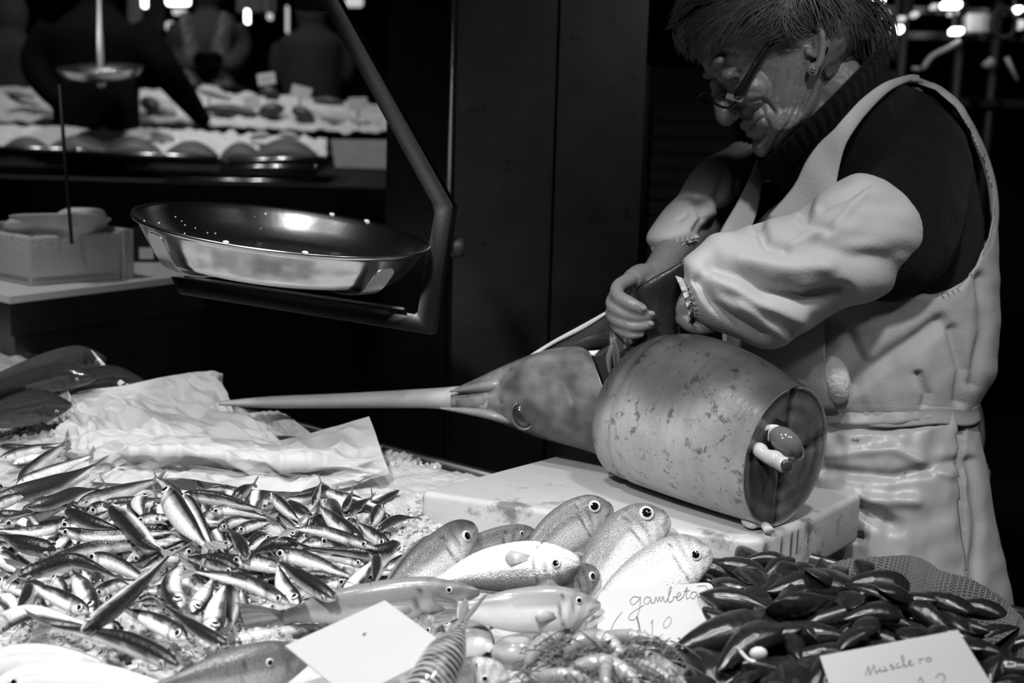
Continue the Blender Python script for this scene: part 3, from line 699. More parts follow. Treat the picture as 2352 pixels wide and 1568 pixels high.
# (points head->tail, body height in zoom px, roll: 0 flat on its side, 90 back up; sign: back away (+1) or towards (-1) the customer; layer, label)
S, D_ = 8, 72
ANCHOVIES = [
 # lowest
 (zA(0,560,250,505,430,440), 84, 30, 1, 0, None), (zA(430,540,230,605,0,600), 72, S, 1, 1, 'silver anchovy at the left edge, its eye tucked under a darker anchovy head'),
 (zA(140,640,260,620,340,610), 60, S, 1, 0, None), (zA(230,690,310,640,400,605), 62, S, -1, 0, None), (zA(230,745,300,745,380,720), 56, S, 1, 0, None),
 (zA(870,540,960,525,1110,520), 66, S, 1, 1, None), (zA(1065,590,960,590,860,580), 60, D_, 1, 0, None), (zA(810,800,930,735,1040,690,1200,650), 84, S, -1, 1, None),
 (zA(740,790,790,765,850,745), 74, S, 1, 0, None), (zA(1060,1045,960,1035,860,1060), 66, 55, 1, 0, None), (zA(0,920,90,960,170,1010), 84, S, 1, 0, None), (zA(-10,760,60,800,140,870), 96, S, 1, 1, None),
 (zA(0,1020,60,1060,130,1150), 90, S, -1, 0, None), (zA(250,1040,260,1080,300,1130), 60, S, 1, 0, None), (zA(600,960,560,900,520,850), 70, S, 1, 0, None), (zA(640,930,600,970,560,1000), 70, S, 1, 0, None),
 (zA(340,900,390,960,420,1010), 70, S, 1, 0, None), (zA(700,1050,650,1010,600,980), 74, S, 1, 0, None), (zA(1330,960,1270,900,1200,870), 74, 60, 1, 0, None), (zA(1560,1130,1540,1060,1530,980), 66, S, 1, 0, None),
 (zA(1690,900,1590,910,1500,870), 80, 60, 1, 0, None), (zB(100,840,60,820,0,840), 70, S, 1, 0, None), (zB(0,890,60,880,120,880), 60, D_, 1, 0, None), (zB(390,1060,320,1050,250,1050), 50, S, 1, 0, None),
 (zB(160,430,260,480,340,520), 70, D_, 1, 0, None), (zB(340,530,400,560,470,610), 80, D_, 1, 0, None), (zA(1480,540,1560,520,1640,530), 60, D_, 1, 0, None), (zA(1350,480,1300,540,1290,600), 70, S, 1, 0, None),
 (zA(1400,770,1340,740,1280,690), 80, D_, 1, 0, None), (zB(560,540,600,590,640,640), 74, S, 1, 0, None), (zB(430,420,470,500,490,560), 84, 50, 1, 0, None), (zB(700,940,640,960,560,960), 60, D_, 1, 0, None),
 (zA(1240,860,1290,930,1320,1010), 70, 60, 1, 0, None), (zA(920,1000,1000,940,1060,870), 64, S, 1, 0, None), (zA(480,520,560,560,640,600), 70, D_, 1, 0, None),
 (zA(100,720,60,760,20,800), 64, 50, 1, 0, None), (zA(1500,350,1400,330,1300,340), 50, 40, 1, 0, None), (zB(430,330,300,370,180,390), 60, D_, 1, 0, None),
 # middle
 (zA(390,565,540,560,690,480), 80, S, 1, 1, None), (zA(560,480,640,455,690,470), 76, S, 1, 1, 'silver anchovy head with round eye, just left of the dark anchovy bent over the pile'),
 (zA(350,725,160,690,-10,630), 104, D_, 1, 2, 'dark backed anchovy at the left edge, its tail fanned out to the right'),
 (zA(0,330,-40,320,-100,300), 60, S, 1, 0, None), (zA(920,390,875,430,905,515), 84, S, -1, 1, 'short silver anchovy with head up, right below the paper'), (zA(1010,450,1000,490,1010,540), 90, S, 1, 1, None),
 (zA(1390,590,1480,545,1590,530), 70, S, 1, 1, None), (zA(1500,605,1600,570,1710,545), 66, S, 1, 1, None), (zA(1340,480,1500,475,1690,520), 66, S, 1, 2, 'slim silver anchovy lying behind the open mouthed pair, tail to the right'),
 (zA(1160,375,1400,405,1660,475), 86, 35, 1, 3, 'anchovy with ribbed silver flank in the back row, head at the open mouth'),
 (zA(930,680,600,715,380,780,170,830), 92, 22, 1, 2, 'longest silver anchovy crossing the left half of the pile, tail to the left'),
 (zA(590,1010,720,950,860,920), 78, S, 1, 2, None), (zA(1115,955,1020,975,920,985), 66, S, 1, 2, 'small silver anchovy with its snout touching a paler upright one'),
 (zA(1215,735,1060,775,890,855), 84, S, 1, 2, 'silver anchovy with pointed pale head behind the long dark diagonal one'), (zA(570,770,740,815,940,925), 96, 12, 1, 2, 'broad silver anchovy whose head rests on the curled dark one'),
 (zA(1700,655,1640,675,1560,730), 80, S, 1, 1, None), (zA(1930,650,1880,690,1800,740), 90, S, 1, 1, None), (zA(1890,690,1720,690,1590,750), 84, D_, 1, 2, 'dark slim anchovy bowed over the bare ice patch in the middle'),
 (zA(1480,790,1660,815,1900,870), 92, S, 1, 2, 'silver anchovy with staring eye in the middle of the pile, head to the left'), (zB(400,670,320,690,245,690), 90, S, 1, 1, None),
 (zB(760,455,725,515,700,570), 84, 40, 1, 1, None), (zB(640,680,480,560,370,455), 112, 25, 1, 2, 'broad ribbed anchovy slanting down at the right end of the pile'), (zB(800,690,710,630,620,560), 84, 30, 1, 2, None),
 (zB(60,375,150,460,235,535), 76, 30, 1, 2, 'grey anchovy in the back row with small eye, head up to the left'), (zB(180,645,240,600,300,520), 76, 35, -1, 1, None),
 (zB(940,770,850,815,770,850), 72, S, 1, 2, 'silver anchovy head with wide eye at the right tip of the pile'), (zB(100,745,300,790,560,890), 96, 12, 1, 2, 'plump silver anchovy with dark back, lower right of the pile'),
 (zB(650,815,500,775,290,735), 62, S, 1, 2, None), (zB(520,930,440,935,340,970), 80, S, 1, 1, 'silver anchovy with open mouth and eye, just above the large grey fish'), (zB(250,890,400,890,530,925), 60, D_, 1, 1, None),
 (zA(1150,385,1230,490,1345,700), 92, 10, 1, 3, 'silver anchovy hanging down beside the open mouthed one'),
 (zA(1470,950,1460,1090,1470,1200), 92, 55, 1, 2, 'grey backed anchovy pointing straight down onto the ice'), (zA(1225,1115,1290,1020,1345,915), 100, S, -1, 2, None),
 (zA(1140,1085,1085,950,1160,785), 122, 5, 1, 3, 'pale upright anchovy with ringed eye at the bottom, in the middle'), (zA(590,1120,530,980,450,860), 124, 10, 1, 2, 'broad silver anchovy slanting down behind the long dark diagonal one'),
 (zA(555,1115,380,1030,180,935), 104, 14, 1, 3, 'silver anchovy with head pointing down right, left of the long dark diagonal one'), (zA(185,950,160,1040,100,1120), 72, D_, 1, 3, 'small dark anchovy head pointing up at the left'),
 # top
 (zA(700,450,830,570,930,680,1030,730), 100, 62, -1, 4, 'dark anchovy bent over the pile, slanting down to the right'), (zA(375,600,600,640,860,625,1080,610), 80, 14, 1, 3, 'silver anchovy with dark eyed head facing left, near the left edge'),
 (zA(420,480,600,560,780,600), 84, D_, 1, 2, None), (zA(1050,345,1150,520,1295,690), 132, 12, 1, 4, 'silver anchovy with gaping mouth raised towards the paper'),
 (zA(120,890,250,850,450,790,600,830,740,895), 92, D_, 1, 4, 'dark anchovy curled in a wave on the left of the pile'),
 (zA(1505,850,1350,800,1180,775), 88, 45, 1, 3, 'dark glossy anchovy with bright eye, head to the right, mid pile'), (zA(1560,775,1520,680,1450,595), 76, D_, 1, 3, 'slim dark anchovy standing up with its tail towards the paper'),
 (zA(1830,1060,1560,930,1240,860), 92, 16, 1, 4, 'long silver anchovy with dark back crossing to the lower right'), (zA(1890,1060,1800,960,1760,830), 104, 6, 1, 4, 'short silver anchovy with eye at the lower tip, beside the large grey fish'),
 (zB(460,1035,280,920,120,810), 96, 60, 1, 4, 'dark striped anchovy slanting down to the large grey fish'), (zB(535,1005,620,910,705,800), 92, 10, -1, 3, 'striped silver anchovy slanting up to the right, near the standing dark one'),
 (zB(730,760,735,850,710,950), 62, D_, 1, 4, 'narrow dark anchovy standing upright at the right end of the pile'), (zB(720,710,400,610,215,590), 74, 10, 1, 4, 'silver anchovy arched across the right end of the pile, tail to the left'),
 (zB(875,685,750,740,600,740,320,715), 84, 55, 1, 3, 'long dark anchovy at the right end with its head lifted'),
 (zB(330,440,355,370,378,300), 50, 40, 1, 3, None), (zB(520,495,600,455,690,400), 62, 60, 1, 2, 'dark anchovy whose tail sticks out at the far right corner of the pile'), (zB(525,470,550,420,575,360), 44, 60, 1, 3, None),
 (zB(740,600,850,535,975,520), 56, D_, 1, 1, 'thin dark anchovy lying on the ice beside the cutting board'),
 (zA(1490,395,1540,355,1605,312), 66, 50, 1, 3, None),
 (zA(-40,1250,60,1160,230,1120,540,1195), 104, 14, -1, 3, 'large pale anchovy arched along the left edge above the ice'), (zA(760,1235,700,1210,640,1190), 84, S, 1, 2, None),
 (zA(1350,1250,1370,1110,1425,950), 128, 12, -1, 3, 'broad pale anchovy standing head down on the ice, ringed eye'),
 (zA(1175,1280,1000,1190,790,1100), 112, 8, 1, 3, 'silver anchovy resting on bare ice, right of the long dark diagonal one'), (zA(1440,1325,1330,1270,1200,1190,1040,1075), 80, 80, 1, 3, 'slim dark anchovy pointing down to the right on the ice'),
 (zA(525,1235,700,1110,860,970,1060,770), 108, 66, -1, 5, 'long dark anchovy lying diagonally on top of the pile'), (zA(1125,1455,900,1345,700,1280,330,1210), 116, 50, 1, 4, 'dark glossy anchovy nearest the front, head towards the price card'),
]
def anch_zone(x, y, rho):
    k = 'dark backed' if rho > 40 else 'silver flanked'
    row = 'back row below the paper' if y < 1200 else ('middle of the pile' if y < 1300 else 'front of the pile by the ice')
    side = 'left edge' if x < 220 else ('left half' if x < 440 else ('right half' if x < 660 else 'right end'))
    return 'small half buried %s anchovy, %s, %s' % (k, row, side)
def anchovies():
    r = random.Random(21)
    for i, (P, wz, rho, sgn, lay, label) in enumerate(ANCHOVIES):
        h = 0.020 + 0.0100 * lay
        sp = place(P, h + r.uniform(0, 0.003)); dd = proj(sp[0])[2]; Hh = 1.12 * wz / 2.76 / 2 * dd / FPX
        if rho > 40: W = Hh; Hh = Hh * 1.18
        else: W = Hh * 0.62
        do = fish_dors(sp, rho, sgn)
        ln = (sp[-1] - sp[0]).length; tail = 0.20 if ln > 0.05 else 0.3
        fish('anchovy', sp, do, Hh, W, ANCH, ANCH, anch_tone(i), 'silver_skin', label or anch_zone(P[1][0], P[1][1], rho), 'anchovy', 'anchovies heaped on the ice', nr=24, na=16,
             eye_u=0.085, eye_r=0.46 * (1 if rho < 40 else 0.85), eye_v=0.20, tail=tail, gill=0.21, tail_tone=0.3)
    # buried filler
    for k in range(95):
        cx, cy = r.uniform(20, 880), r.uniform(1130, 1390)
        if cx > 560 and cy > 1345: continue
        if (cx - 530) ** 2 + ((cy - 1245) * 1.3) ** 2 < 35 ** 2 or (cx < 330 and cy > 1370): continue
        a = r.uniform(0, 6.28); l = r.uniform(62, 84); P = [(cx - l * math.cos(a), cy - 0.6 * l * math.sin(a)), (cx, cy + r.uniform(-8, 8)), (cx + l * math.cos(a), cy + 0.6 * l * math.sin(a))]
        sp = place(P, 0.010 + r.uniform(0, 0.010)); rho = r.choice([8, 10, 50, 60, 75])
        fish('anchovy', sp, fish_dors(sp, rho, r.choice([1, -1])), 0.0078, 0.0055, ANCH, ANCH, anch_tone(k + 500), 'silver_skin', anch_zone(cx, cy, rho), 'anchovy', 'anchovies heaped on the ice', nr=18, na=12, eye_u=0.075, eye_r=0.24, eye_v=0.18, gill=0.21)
anchovies()

# ---- sardines and other fish at the far left, by the paper
def sardine_tone(seed):
    def f(u, cv, sv):
        e = 0.42 + 0.04 * math.sin(u * 21 + seed); back = 0.5 + 0.5 * math.tanh((cv - e) * 8)
        return max(0.02, (1 - back) * (0.86 - 0.16 * math.sin(u * 9 + seed) ** 2) + back * 0.025)
    return f
SARD = [
 (zA(0,70,150,85,370,75), 58, 60, 1, 3, 'dark slim sardine lying against the crumpled paper, furthest back', 'anchovy'),
 (zA(0,150,180,100,390,55), 80, 5, 1, 3, 'silver sardine behind the dark slim one, head to the left', ''),
 (zA(90,180,220,150,380,130), 66, 20, -1, 2, 'dim grey sardine between the two silver ones by the paper', ''),
 (zA(120,290,260,180,420,50), 110, 16, 1, 3, 'silver sardine with dark spine slanting up to the paper', ''),
 (zA(110,310,300,240,570,130), 96, -24, 1, 4, 'pale belly up sardine in front of the crumpled paper', ''),
 (zA(-30,400,200,345,400,280,590,190), 118, 74, 1, 4, 'dark broad sardine arched in front of the pale belly up one', ''),
 (zA(180,455,330,420,480,360,590,340), 92, 70, 1, 4, 'dark twisted sardine with its tail at the lower paper corner', ''),
 (zA(-40,450,60,410,160,375), 80, 8, 1, 4, 'short silver sardine at the left edge under the dark ones', ''),
 (zA(-10,505,60,505,200,490), 70, 60, 1, 2, 'dark spotted sardine at the left edge, low in the heap', ''),
 (zA(140,480,300,440,420,450), 80, 60, 1, 2, 'dull dark sardine under the twisted one', ''),
 (zA(500,430,740,370,1000,280), 116, 20, 1, 2, 'smooth grey sardine sticking out from under the paper', ''),
 (zA(600,440,800,420,1010,400), 70, 60, 1, 1, 'dark sardine shadowed below the smooth grey one', ''),
 (zA(1150,395,1080,335,990,270), 84, 30, 1, 3, 'grey sardine with tapering head pointing down from the paper', ''),
]
for i, (P, wz, rho, sgn, lay, label, _) in enumerate(SARD):
    sp = place(P, 0.014 + 0.007 * lay); dd = proj(sp[0])[2]; Hh = wz / 2.76 / 2 * dd / FPX
    W = Hh if rho > 40 else Hh * 0.6
    fish('sardine', sp, fish_dors(sp, rho, sgn), Hh * (1.15 if rho > 40 else 1), W, ANCH, ANCH, sardine_tone(i), 'silver_skin', label, 'sardine', 'sardines beside the paper', nr=26, na=18, eye_u=0.075, eye_r=0.2, eye_v=0.2, gill=0.21, tail=0.16)

# ---- breams and other large fish
def bream_tone(seed, b0=0.9, dark=0.20, headd=0.55, edge=0.45):
    def f(u, cv, sv):
        back = 0.5 + 0.5 * math.tanh((cv - edge + 0.05 * math.sin(u * 17 + seed)) * 4.5)
        t = (1 - back) * b0 + back * dark
        if u < 0.22: t *= headd + (1 - headd) * (u / 0.22)
        t *= 1 - 0.55 * math.exp(-((u - 0.21) / 0.018) ** 2 - ((cv - 0.15) / 0.35) ** 2)          # dark edge of the gill cover
        if u < 0.24: t *= 0.88 + 0.16 * math.sin(u * 70 + 4 * cv + seed)
        if abs(cv - 0.35 + 0.25 * (u - 0.3)) < 0.035 and u > 0.25: t *= 0.75
        return max(0.03, min(0.95, t))
    return f
# name, head->tail points (full frame px), height px, width factor, rho, sgn, h, tones
def big(name, P, hpx, wf, rho, sgn, h, tonef, label, skin='scale_skin', h1=None, up=BREAM_U, lo=BREAM_L, cat='sea bream', group='sea breams on the ice', **kw):
    sp = place(P, h, h1); dd = proj(sp[0])[2]; H = hpx / 2 * dd / FPX
    kw.setdefault('eye_u', 0.13); kw.setdefault('eye_r', 0.27); kw.setdefault('eye_v', 0.34); kw.setdefault('gill', 0.27)
    return fish(name, sp, fish_dors(sp, rho, sgn), H, H * wf, up, lo, tonef, skin, label, cat, group, nr=44, na=30, **kw)
big('sea_bream', [(1088, 1212), (1010, 1280), (930, 1345), (850, 1410)], 108, 0.50, 14, 1, 0.070, bream_tone(1, 0.80, 0.12, 0.34, 0.25), 'sea bream with dark lifted head, nearest the anchovies', h1=0.03, eye_r=0.27, eye_v=0.05, pect=False, dorsal=0.2)
big('sea_bream', [(1225, 1222), (1140, 1240), (1050, 1270), (980, 1300)], 60, 0.50, 30, 1, 0.045, bream_tone(2, 0.5, 0.16, 0.7), 'dull sea bream half hidden behind, flush with the board edge', eye_r=0.2)
big('sea_bream', [(1402, 1168), (1320, 1205), (1240, 1265), (1180, 1340)], 112, 0.50, 12, 1, 0.075, bream_tone(3, 0.55, 0.18, 0.62, 0.15), 'sea bream with raised grey head furthest back against the board', h1=0.03, eye_v=0.45)
big('sea_bream', [(1528, 1188), (1440, 1245), (1370, 1330), (1320, 1420)], 138, 0.48, 8, 1, 0.078, bream_tone(4, 0.85, 0.22, 0.66, 0.2), 'bright sea bream with parted lips leaning on the board, scaly dark back', h1=0.02, eye_v=0.5)
big('sea_bream', [(1372, 1318), (1310, 1345), (1240, 1375), (1160, 1400)], 84, 0.50, 12, 1, 0.050, bream_tone(5, 0.45, 0.14, 0.7), 'small dark headed sea bream squeezed between the larger ones', eye_r=0.3, eye_v=0.1)
big('sea_bream', [(1626, 1268), (1540, 1305), (1440, 1355), (1340, 1420)], 138, 0.50, -8, 1, 0.070, bream_tone(6, 0.85, 0.4, 0.72), 'brightest sea bream with big eye, nearest the mussels', h1=0.03, eye_v=0.02, eye_r=0.22)
big('sea_bream', [(1326, 1296), (1220, 1298), (1090, 1312), (985, 1345)], 122, 0.52, 16, -1, 0.078, bream_tone(7, 0.95, 0.13, 0.7, 0.25), 'sea bream lying across the others with its dark back to the front', h1=0.055, eye_v=0.05, eye_r=0.20, pect=0.5, dorsal=0.12)
big('wrasse', [(1374, 1390), (1270, 1398), (1150, 1402), (1050, 1400)], 108, 0.52, 12, 1, 0.055, bream_tone(8, 0.66, 0.26, 0.85, 0.35), 'smooth pale wrasse with pointed snout above the heap of shrimp', skin='smooth_skin', up=WRASSE_U, lo=WRASSE_U, cat='wrasse', group=None, eye_r=0.17, eye_u=0.16, eye_v=0.5, pect=0.5)
big('grouper', [(1096, 1360), (985, 1368), (850, 1385), (740, 1400), (650, 1418)], 106, 0.62, 32, 1, 0.064, bream_tone(9, 0.50, 0.20, 0.75, 0.2), 'large smooth grey grouper lying in front of the breams, white jaw to the right', skin='smooth_skin', h1=0.03, up=WRASSE_U, lo=WRASSE_U, cat='grouper', group=None, eye_r=0.16, eye_u=0.13, eye_v=0.66, tail=0.26, tail_tone=0.34, pect=0.45, fork=0.2)
big('grouper', [(720, 1500), (600, 1535), (480, 1560), (330, 1600)], 128, 0.62, 28, 1, 0.05, bream_tone(10, 0.55, 0.14, 0.55, 0.25), 'large scaly grey fish with dark head beneath the blank price card', cat='fish', group=None, up=WRASSE_U, lo=WRASSE_U, eye_r=0.16, eye_u=0.32, eye_v=0.45, gill=0.45)
big('sea_bream', [(1020, 1470), (960, 1440), (900, 1430), (840, 1430)], 92, 0.5, 20, 1, 0.022, bream_tone(11, 0.62, 0.26, 0.8), 'pale bream head poking out under the right side of the blank card', eye_r=0.17)
big('sea_bream', [(1165, 1556), (1080, 1556), (1000, 1570), (930, 1590)], 96, 0.5, 14, 1, 0.045, bream_tone(12, 0.80, 0.45, 0.92), 'pale bream head at the bottom edge beside the striped mackerel', eye_u=0.2, eye_r=0.2, eye_v=0.05)
big('sea_bream', [(1010, 1440), (1060, 1462), (1110, 1480), (1130, 1490)], 96, 0.5, -10, 1, 0.02, bream_tone(13, 0.4, 0.3, 1), 'smooth dim bream belly between the mackerel tail and the wrasse', skin='smooth_skin', tail=0)
big('whiting', [(-60, 1535), (60, 1515), (180, 1525), (300, 1560)], 76, 0.55, 12, 1, 0.03, lambda u, cv, sv: 0.5 + 0.15 * (cv < 0.5), 'plain white fish at the lower left edge, the further of two', gill=0, mouth=False, skin='smooth_skin', cat='whiting', group='white fish at the lower left', up=ANCH, lo=ANCH, tail=0)
big('whiting', [(-20, 1585), (100, 1560), (250, 1560), (420, 1590)], 82, 0.6, 12, 1, 0.042, lambda u, cv, sv: 0.55 + 0.15 * (cv < 0.5), 'plain white fish at the lower left edge, nearest the camera', gill=0, mouth=False, skin='smooth_skin', cat='whiting', group='white fish at the lower left', up=ANCH, lo=ANCH, tail=0)
big('whiting', [(490, 1475), (590, 1470), (690, 1450), (760, 1435)], 44, 0.55, 10, -1, 0.016, bream_tone(16, 0.55, 0.05, 1, 0.1), 'slender silver fish with black back under the tail of the grey grouper', cat='fish', group=None, skin='smooth_skin', up=ANCH, lo=ANCH, tail=0)
def mack(u, cv, sv):
    back = 0.5 + 0.5 * math.tanh((cv + 0.1) * 5); stripe = 0.5 + 0.5 * math.sin(u * 130 + 3.0 * math.sin(cv * 3 + u * 9))
    return (1 - back) * 0.55 + back * (0.03 + 0.34 * (stripe > 0.55))
_sp = [(930, 1640), (985, 1570), (1030, 1490), (1062, 1430)]
sp = place(_sp, 0.055, 0.095)
fish('mackerel', sp, fish_dors(sp, 62, -1), 0.021, 0.019, ANCH, ANCH, mack, 'mackerel_skin', 'striped mackerel tail sticking up beside the blank price card', 'mackerel', nr=70, na=24, tail=0.34, tail_w=0.8, tail_tone=0.22)

# ---- big dark wet fish at the far left
def darkt(seed, b=0.03, belly=0.12):
    return lambda u, cv, sv: b + (belly - b) * (0.5 - 0.5 * math.tanh((cv + 0.35) * 5))
for i, (P, hpx, h, label, rho) in enumerate([
        ([(330, 880), (240, 880), (100, 905), (-60, 940)], 90, 0.045, 'dark glossy hake behind the paper, head under the sloping blade', 40),
        ([(215, 868), (130, 866), (20, 895), (-120, 945)], 74, 0.075, 'dark wet hake in the middle of the three by the paper', 55),
        ([(240, 825), (170, 835), (60, 862), (-100, 905)], 84, 0.055, 'furthest dark hake with a paler upper side', 30),
        ([(160, 930), (80, 935), (0, 952), (-120, 985)], 92, 0.055, 'nearest dark hake with a bright streak, against the paper edge', 60)]):
    sp = place(P, h); dd = proj(sp[0])[2]; H = hpx / 2 * dd / FPX
    fish('hake', sp, fish_dors(sp, rho, 1), H, H * 0.8, WRASSE_U, WRASSE_U, darkt(i, 0.028 if i != 2 else 0.06), 'dark_wet_skin', label, 'hake', 'dark hake by the paper', nr=36, na=26, eye_u=0.12, eye_r=0.12, tail=0.0, gill=0.26)
bl = MB(); bl.pxloft([(208, 803, 212, 804, 2.12, 0.001), (232, 838, 240, 834, 2.10, 0.002), (258, 870, 268, 864, 2.09, 0.002), (275, 888, 287, 878, 2.08, 0.001)], 10, 20)
tag(bl.build('fish_fin', MATS['gut']), 'thin pale pointed fin standing up between the dark hake', 'fin')
# ------------------------------------------------------------------ mussels
mat('shell', 0.016, 0.22, tone=True, nscale=26, namt=0.55, bump=0.12, bscale=140, coat=0.55)
mat('mussel_meat', 0.62, 0.2, nscale=60, namt=0.4, coat=0.5)
def mussel_mesh(seed, gape=0.0):
    r = random.Random(seed); b = MB(); n, na = 22, 16
    def outl(u): return (0.5 * (math.sin(math.pi * min(1, u ** 0.62)) ** 0.8) + 0.02)
    for side in (1, -1):
        rs = []; tn = []
        for i in range(n):
            u = i / (n - 1); hw = 0.54 * (u ** 0.55) * (1 - max(0, (u - 0.55) / 0.45) ** 2.6) ** 0.5 if u < 1 else 0.0; hw = max(hw, 0.012) * (1 + 0.05 * math.sin(seed)); cy = 0.10 * math.sin(u * 2.6) * (0.6 + 0.4 * math.sin(seed * 3)); row = []
            th = 0.44 * (math.sin(math.pi * min(1, 0.06 + 0.94 * u ** 0.7)) ** 0.7)
            for k in range(na):
                a = math.pi * k / (na - 1); y = cy + hw * math.cos(a); z = th * hw / 0.48 * (math.sin(a) ** 0.85) * (1 + 0.03 * math.sin(u * 46))
                p = V((u - 0.5) * 2.0, y * 1.0, side * z)
                if gape: p = Matrix.Rotation(-side * gape * 1.0, 3, 'Y') @ (p + V(1, 0, 0)) - V(1, 0, 0)
                row.append(p); tn.append(0.5 * (0.7 + 0.5 * math.sin(u * 30 + seed) ** 2 * (0.5 + 0.5 * u)))
            rs.append(row)
        b.rings(rs, False, tone=tn)
    s = 0.5
    b.v = [p * s for p in b.v]
    o = b.build('mussel', MATS['shell'], origin=(0, 0, 0)); me = o.data
    md = o.modifiers.new('s', 'SOLIDIFY') if gape else None
    bpy.data.objects.remove(o); return me
MUS = [mussel_mesh(i) for i in range(7)] + [mussel_mesh(20 + i, 0.16 + 0.06 * i) for i in range(3)]
def mus_h(px, py):
    # pile profile: mound centred on the right of the frame
    x = (px - 1960) / 470.0; k = max(0.0, 1 - x * x * 0.9); yy = (py - 1290) / 150.0
    return 0.012 + 0.055 * k * min(1, max(0.15, yy + 0.35))
def mus_zone(px, py):
    col_ = 'beside the shrimp card' if px < 1680 else ('left of the mussel card' if px < 1880 else ('behind or around the mussel card' if px < 2200 else 'at the right edge'))
    row = 'along the crest of the heap' if py < 1350 else ('halfway up the heap' if py < 1440 else ('low in the heap' if py < 1520 else 'at the bottom edge of the picture'))
    return 'black mussel %s, %s' % (row, col_)
def put_mussel(px, py, ang, roll, L, h, idx, label=None, pitch=0.0):
    me = MUS[idx % len(MUS)]; o = bpy.data.objects.new('mussel', me); col.objects.link(o)
    p = pt(px, py, h); o.location = p
    q = Matrix.Rotation(math.radians(ang), 4, TN) @ Matrix.Rotation(math.radians(pitch), 4, 'Y') @ Matrix.Rotation(math.radians(roll), 4, 'X')
    o.matrix_world = Matrix.Translation(p) @ q @ Matrix.Scale(L, 4)
    tag(o, label or mus_zone(px, py), 'mussel', 'mussels heaped on the mat')
    WORLD_ORG[o.name] = p; return o
def mussels():
    r = random.Random(31); pts = []
    edge = [(1510, 1325), (1620, 1290), (1720, 1275), (1850, 1290), (1960, 1320), (2060, 1350), (2130, 1385), (2230, 1420), (2352, 1450), (2420, 1480)]
    tries = 0
    while len(pts) < 215 and tries < 20000:
        tries += 1; x = r.uniform(1500, 2420); y = r.uniform(1270, 1640)
        top = np.interp(x, [e[0] for e in edge], [e[1] for e in edge])
        if y < top + 22: continue
        if x < 1665 and y > 1335 and y < 1480: continue
        if x < 1580 and y > 1400: continue
        if x < 1520: continue
        md = 37 if y < 1420 else 44
        if any((x - a) ** 2 + ((y - b) * 1.35) ** 2 < md * md for a, b, in pts): continue
        pts.append((x, y))
    pts.sort(key=lambda q: q[1])
    for i, (x, y) in enumerate(pts):
        h = mus_h(x, y) + r.uniform(-0.004, 0.010)
        put_mussel(x, y, r.uniform(0, 360), r.uniform(-50, 50), r.uniform(0.052, 0.068), h, r.randrange(9) if r.random() < 0.9 else 9, pitch=r.uniform(-22, 22))
        if r.random() < 0.55: put_mussel(x + r.uniform(-14, 14), y + r.uniform(6, 24), r.uniform(0, 360), r.uniform(-60, 60), r.uniform(0.048, 0.062), h - 0.020, r.randrange(9))
    top = [(1690, 1380, 150, 20, 0.075, 'mussel with a pale ribbed shell, left of centre near the top of the heap', 2), (1832, 1390, 200, 60, 0.07, None, 3), (1990, 1310, 80, 10, 0.052, 'small mussel standing on end at the crest of the heap', 1),
           (2005, 1412, 20, 20, 0.062, 'brownish mussel turned flat to the camera, centre right of the heap', 4), (2160, 1385, -30, 0, 0.066, 'mussel at the far right shoulder of the heap, on the bubbled mat', 0), (1680, 1465, 25, 15, 0.12, 'largest long mussel leaning beside the shrimp card', 5),
           (1720, 1510, 40, 0, 0.082, 'gaping mussel with a white thread of meat showing', 9), (1600, 1300, 8, 0, 0.062, 'mussel touching the eye of the brightest bream', 2), (1870, 1350, 12, 10, 0.10, None, 3), (1560, 1345, 30, 0, 0.05, None, 1), (1520, 1340, 150, 0, 0.045, None, 0),
           (1830, 1565, 75, 10, 0.075, None, 2), (1900, 1545, 55, 20, 0.075, None, 6), (1620, 1530, -65, 10, 0.085, 'smooth upright mussel right of the shrimp heap', 6), (2010, 1345, 10, 30, 0.075, None, 5), (2240, 1400, -10, 10, 0.06, None, 3), (1690, 1300, -15, 10, 0.06, None, 4), (1760, 1285, 10, 0, 0.055, None, 5), (1800, 1310, 60, 0, 0.05, None, 6)]
    for x, y, a, ro, L, lb, ix in top:
        put_mussel(x, y, a, ro, L, mus_h(x, y) + 0.016, ix, lb)
    m = MB(); q = [(1700, 1494), (1712, 1508), (1722, 1516), (1735, 1520)]
    m.tube([pt(x, y, mus_h(1720, 1510) + 0.034) for x, y in q], 0.0018, 7, sub=4)
    m.ell(pt(1742, 1500, mus_h(1720, 1510) + 0.034), _R * 0.008, _U * 0.006, _F * 0.004, 10, 6)
    tag(m.build('mussel_meat', MATS['mussel_meat']), 'white shred of mussel meat in the gaping mussel', 'mussel meat')
mussels()

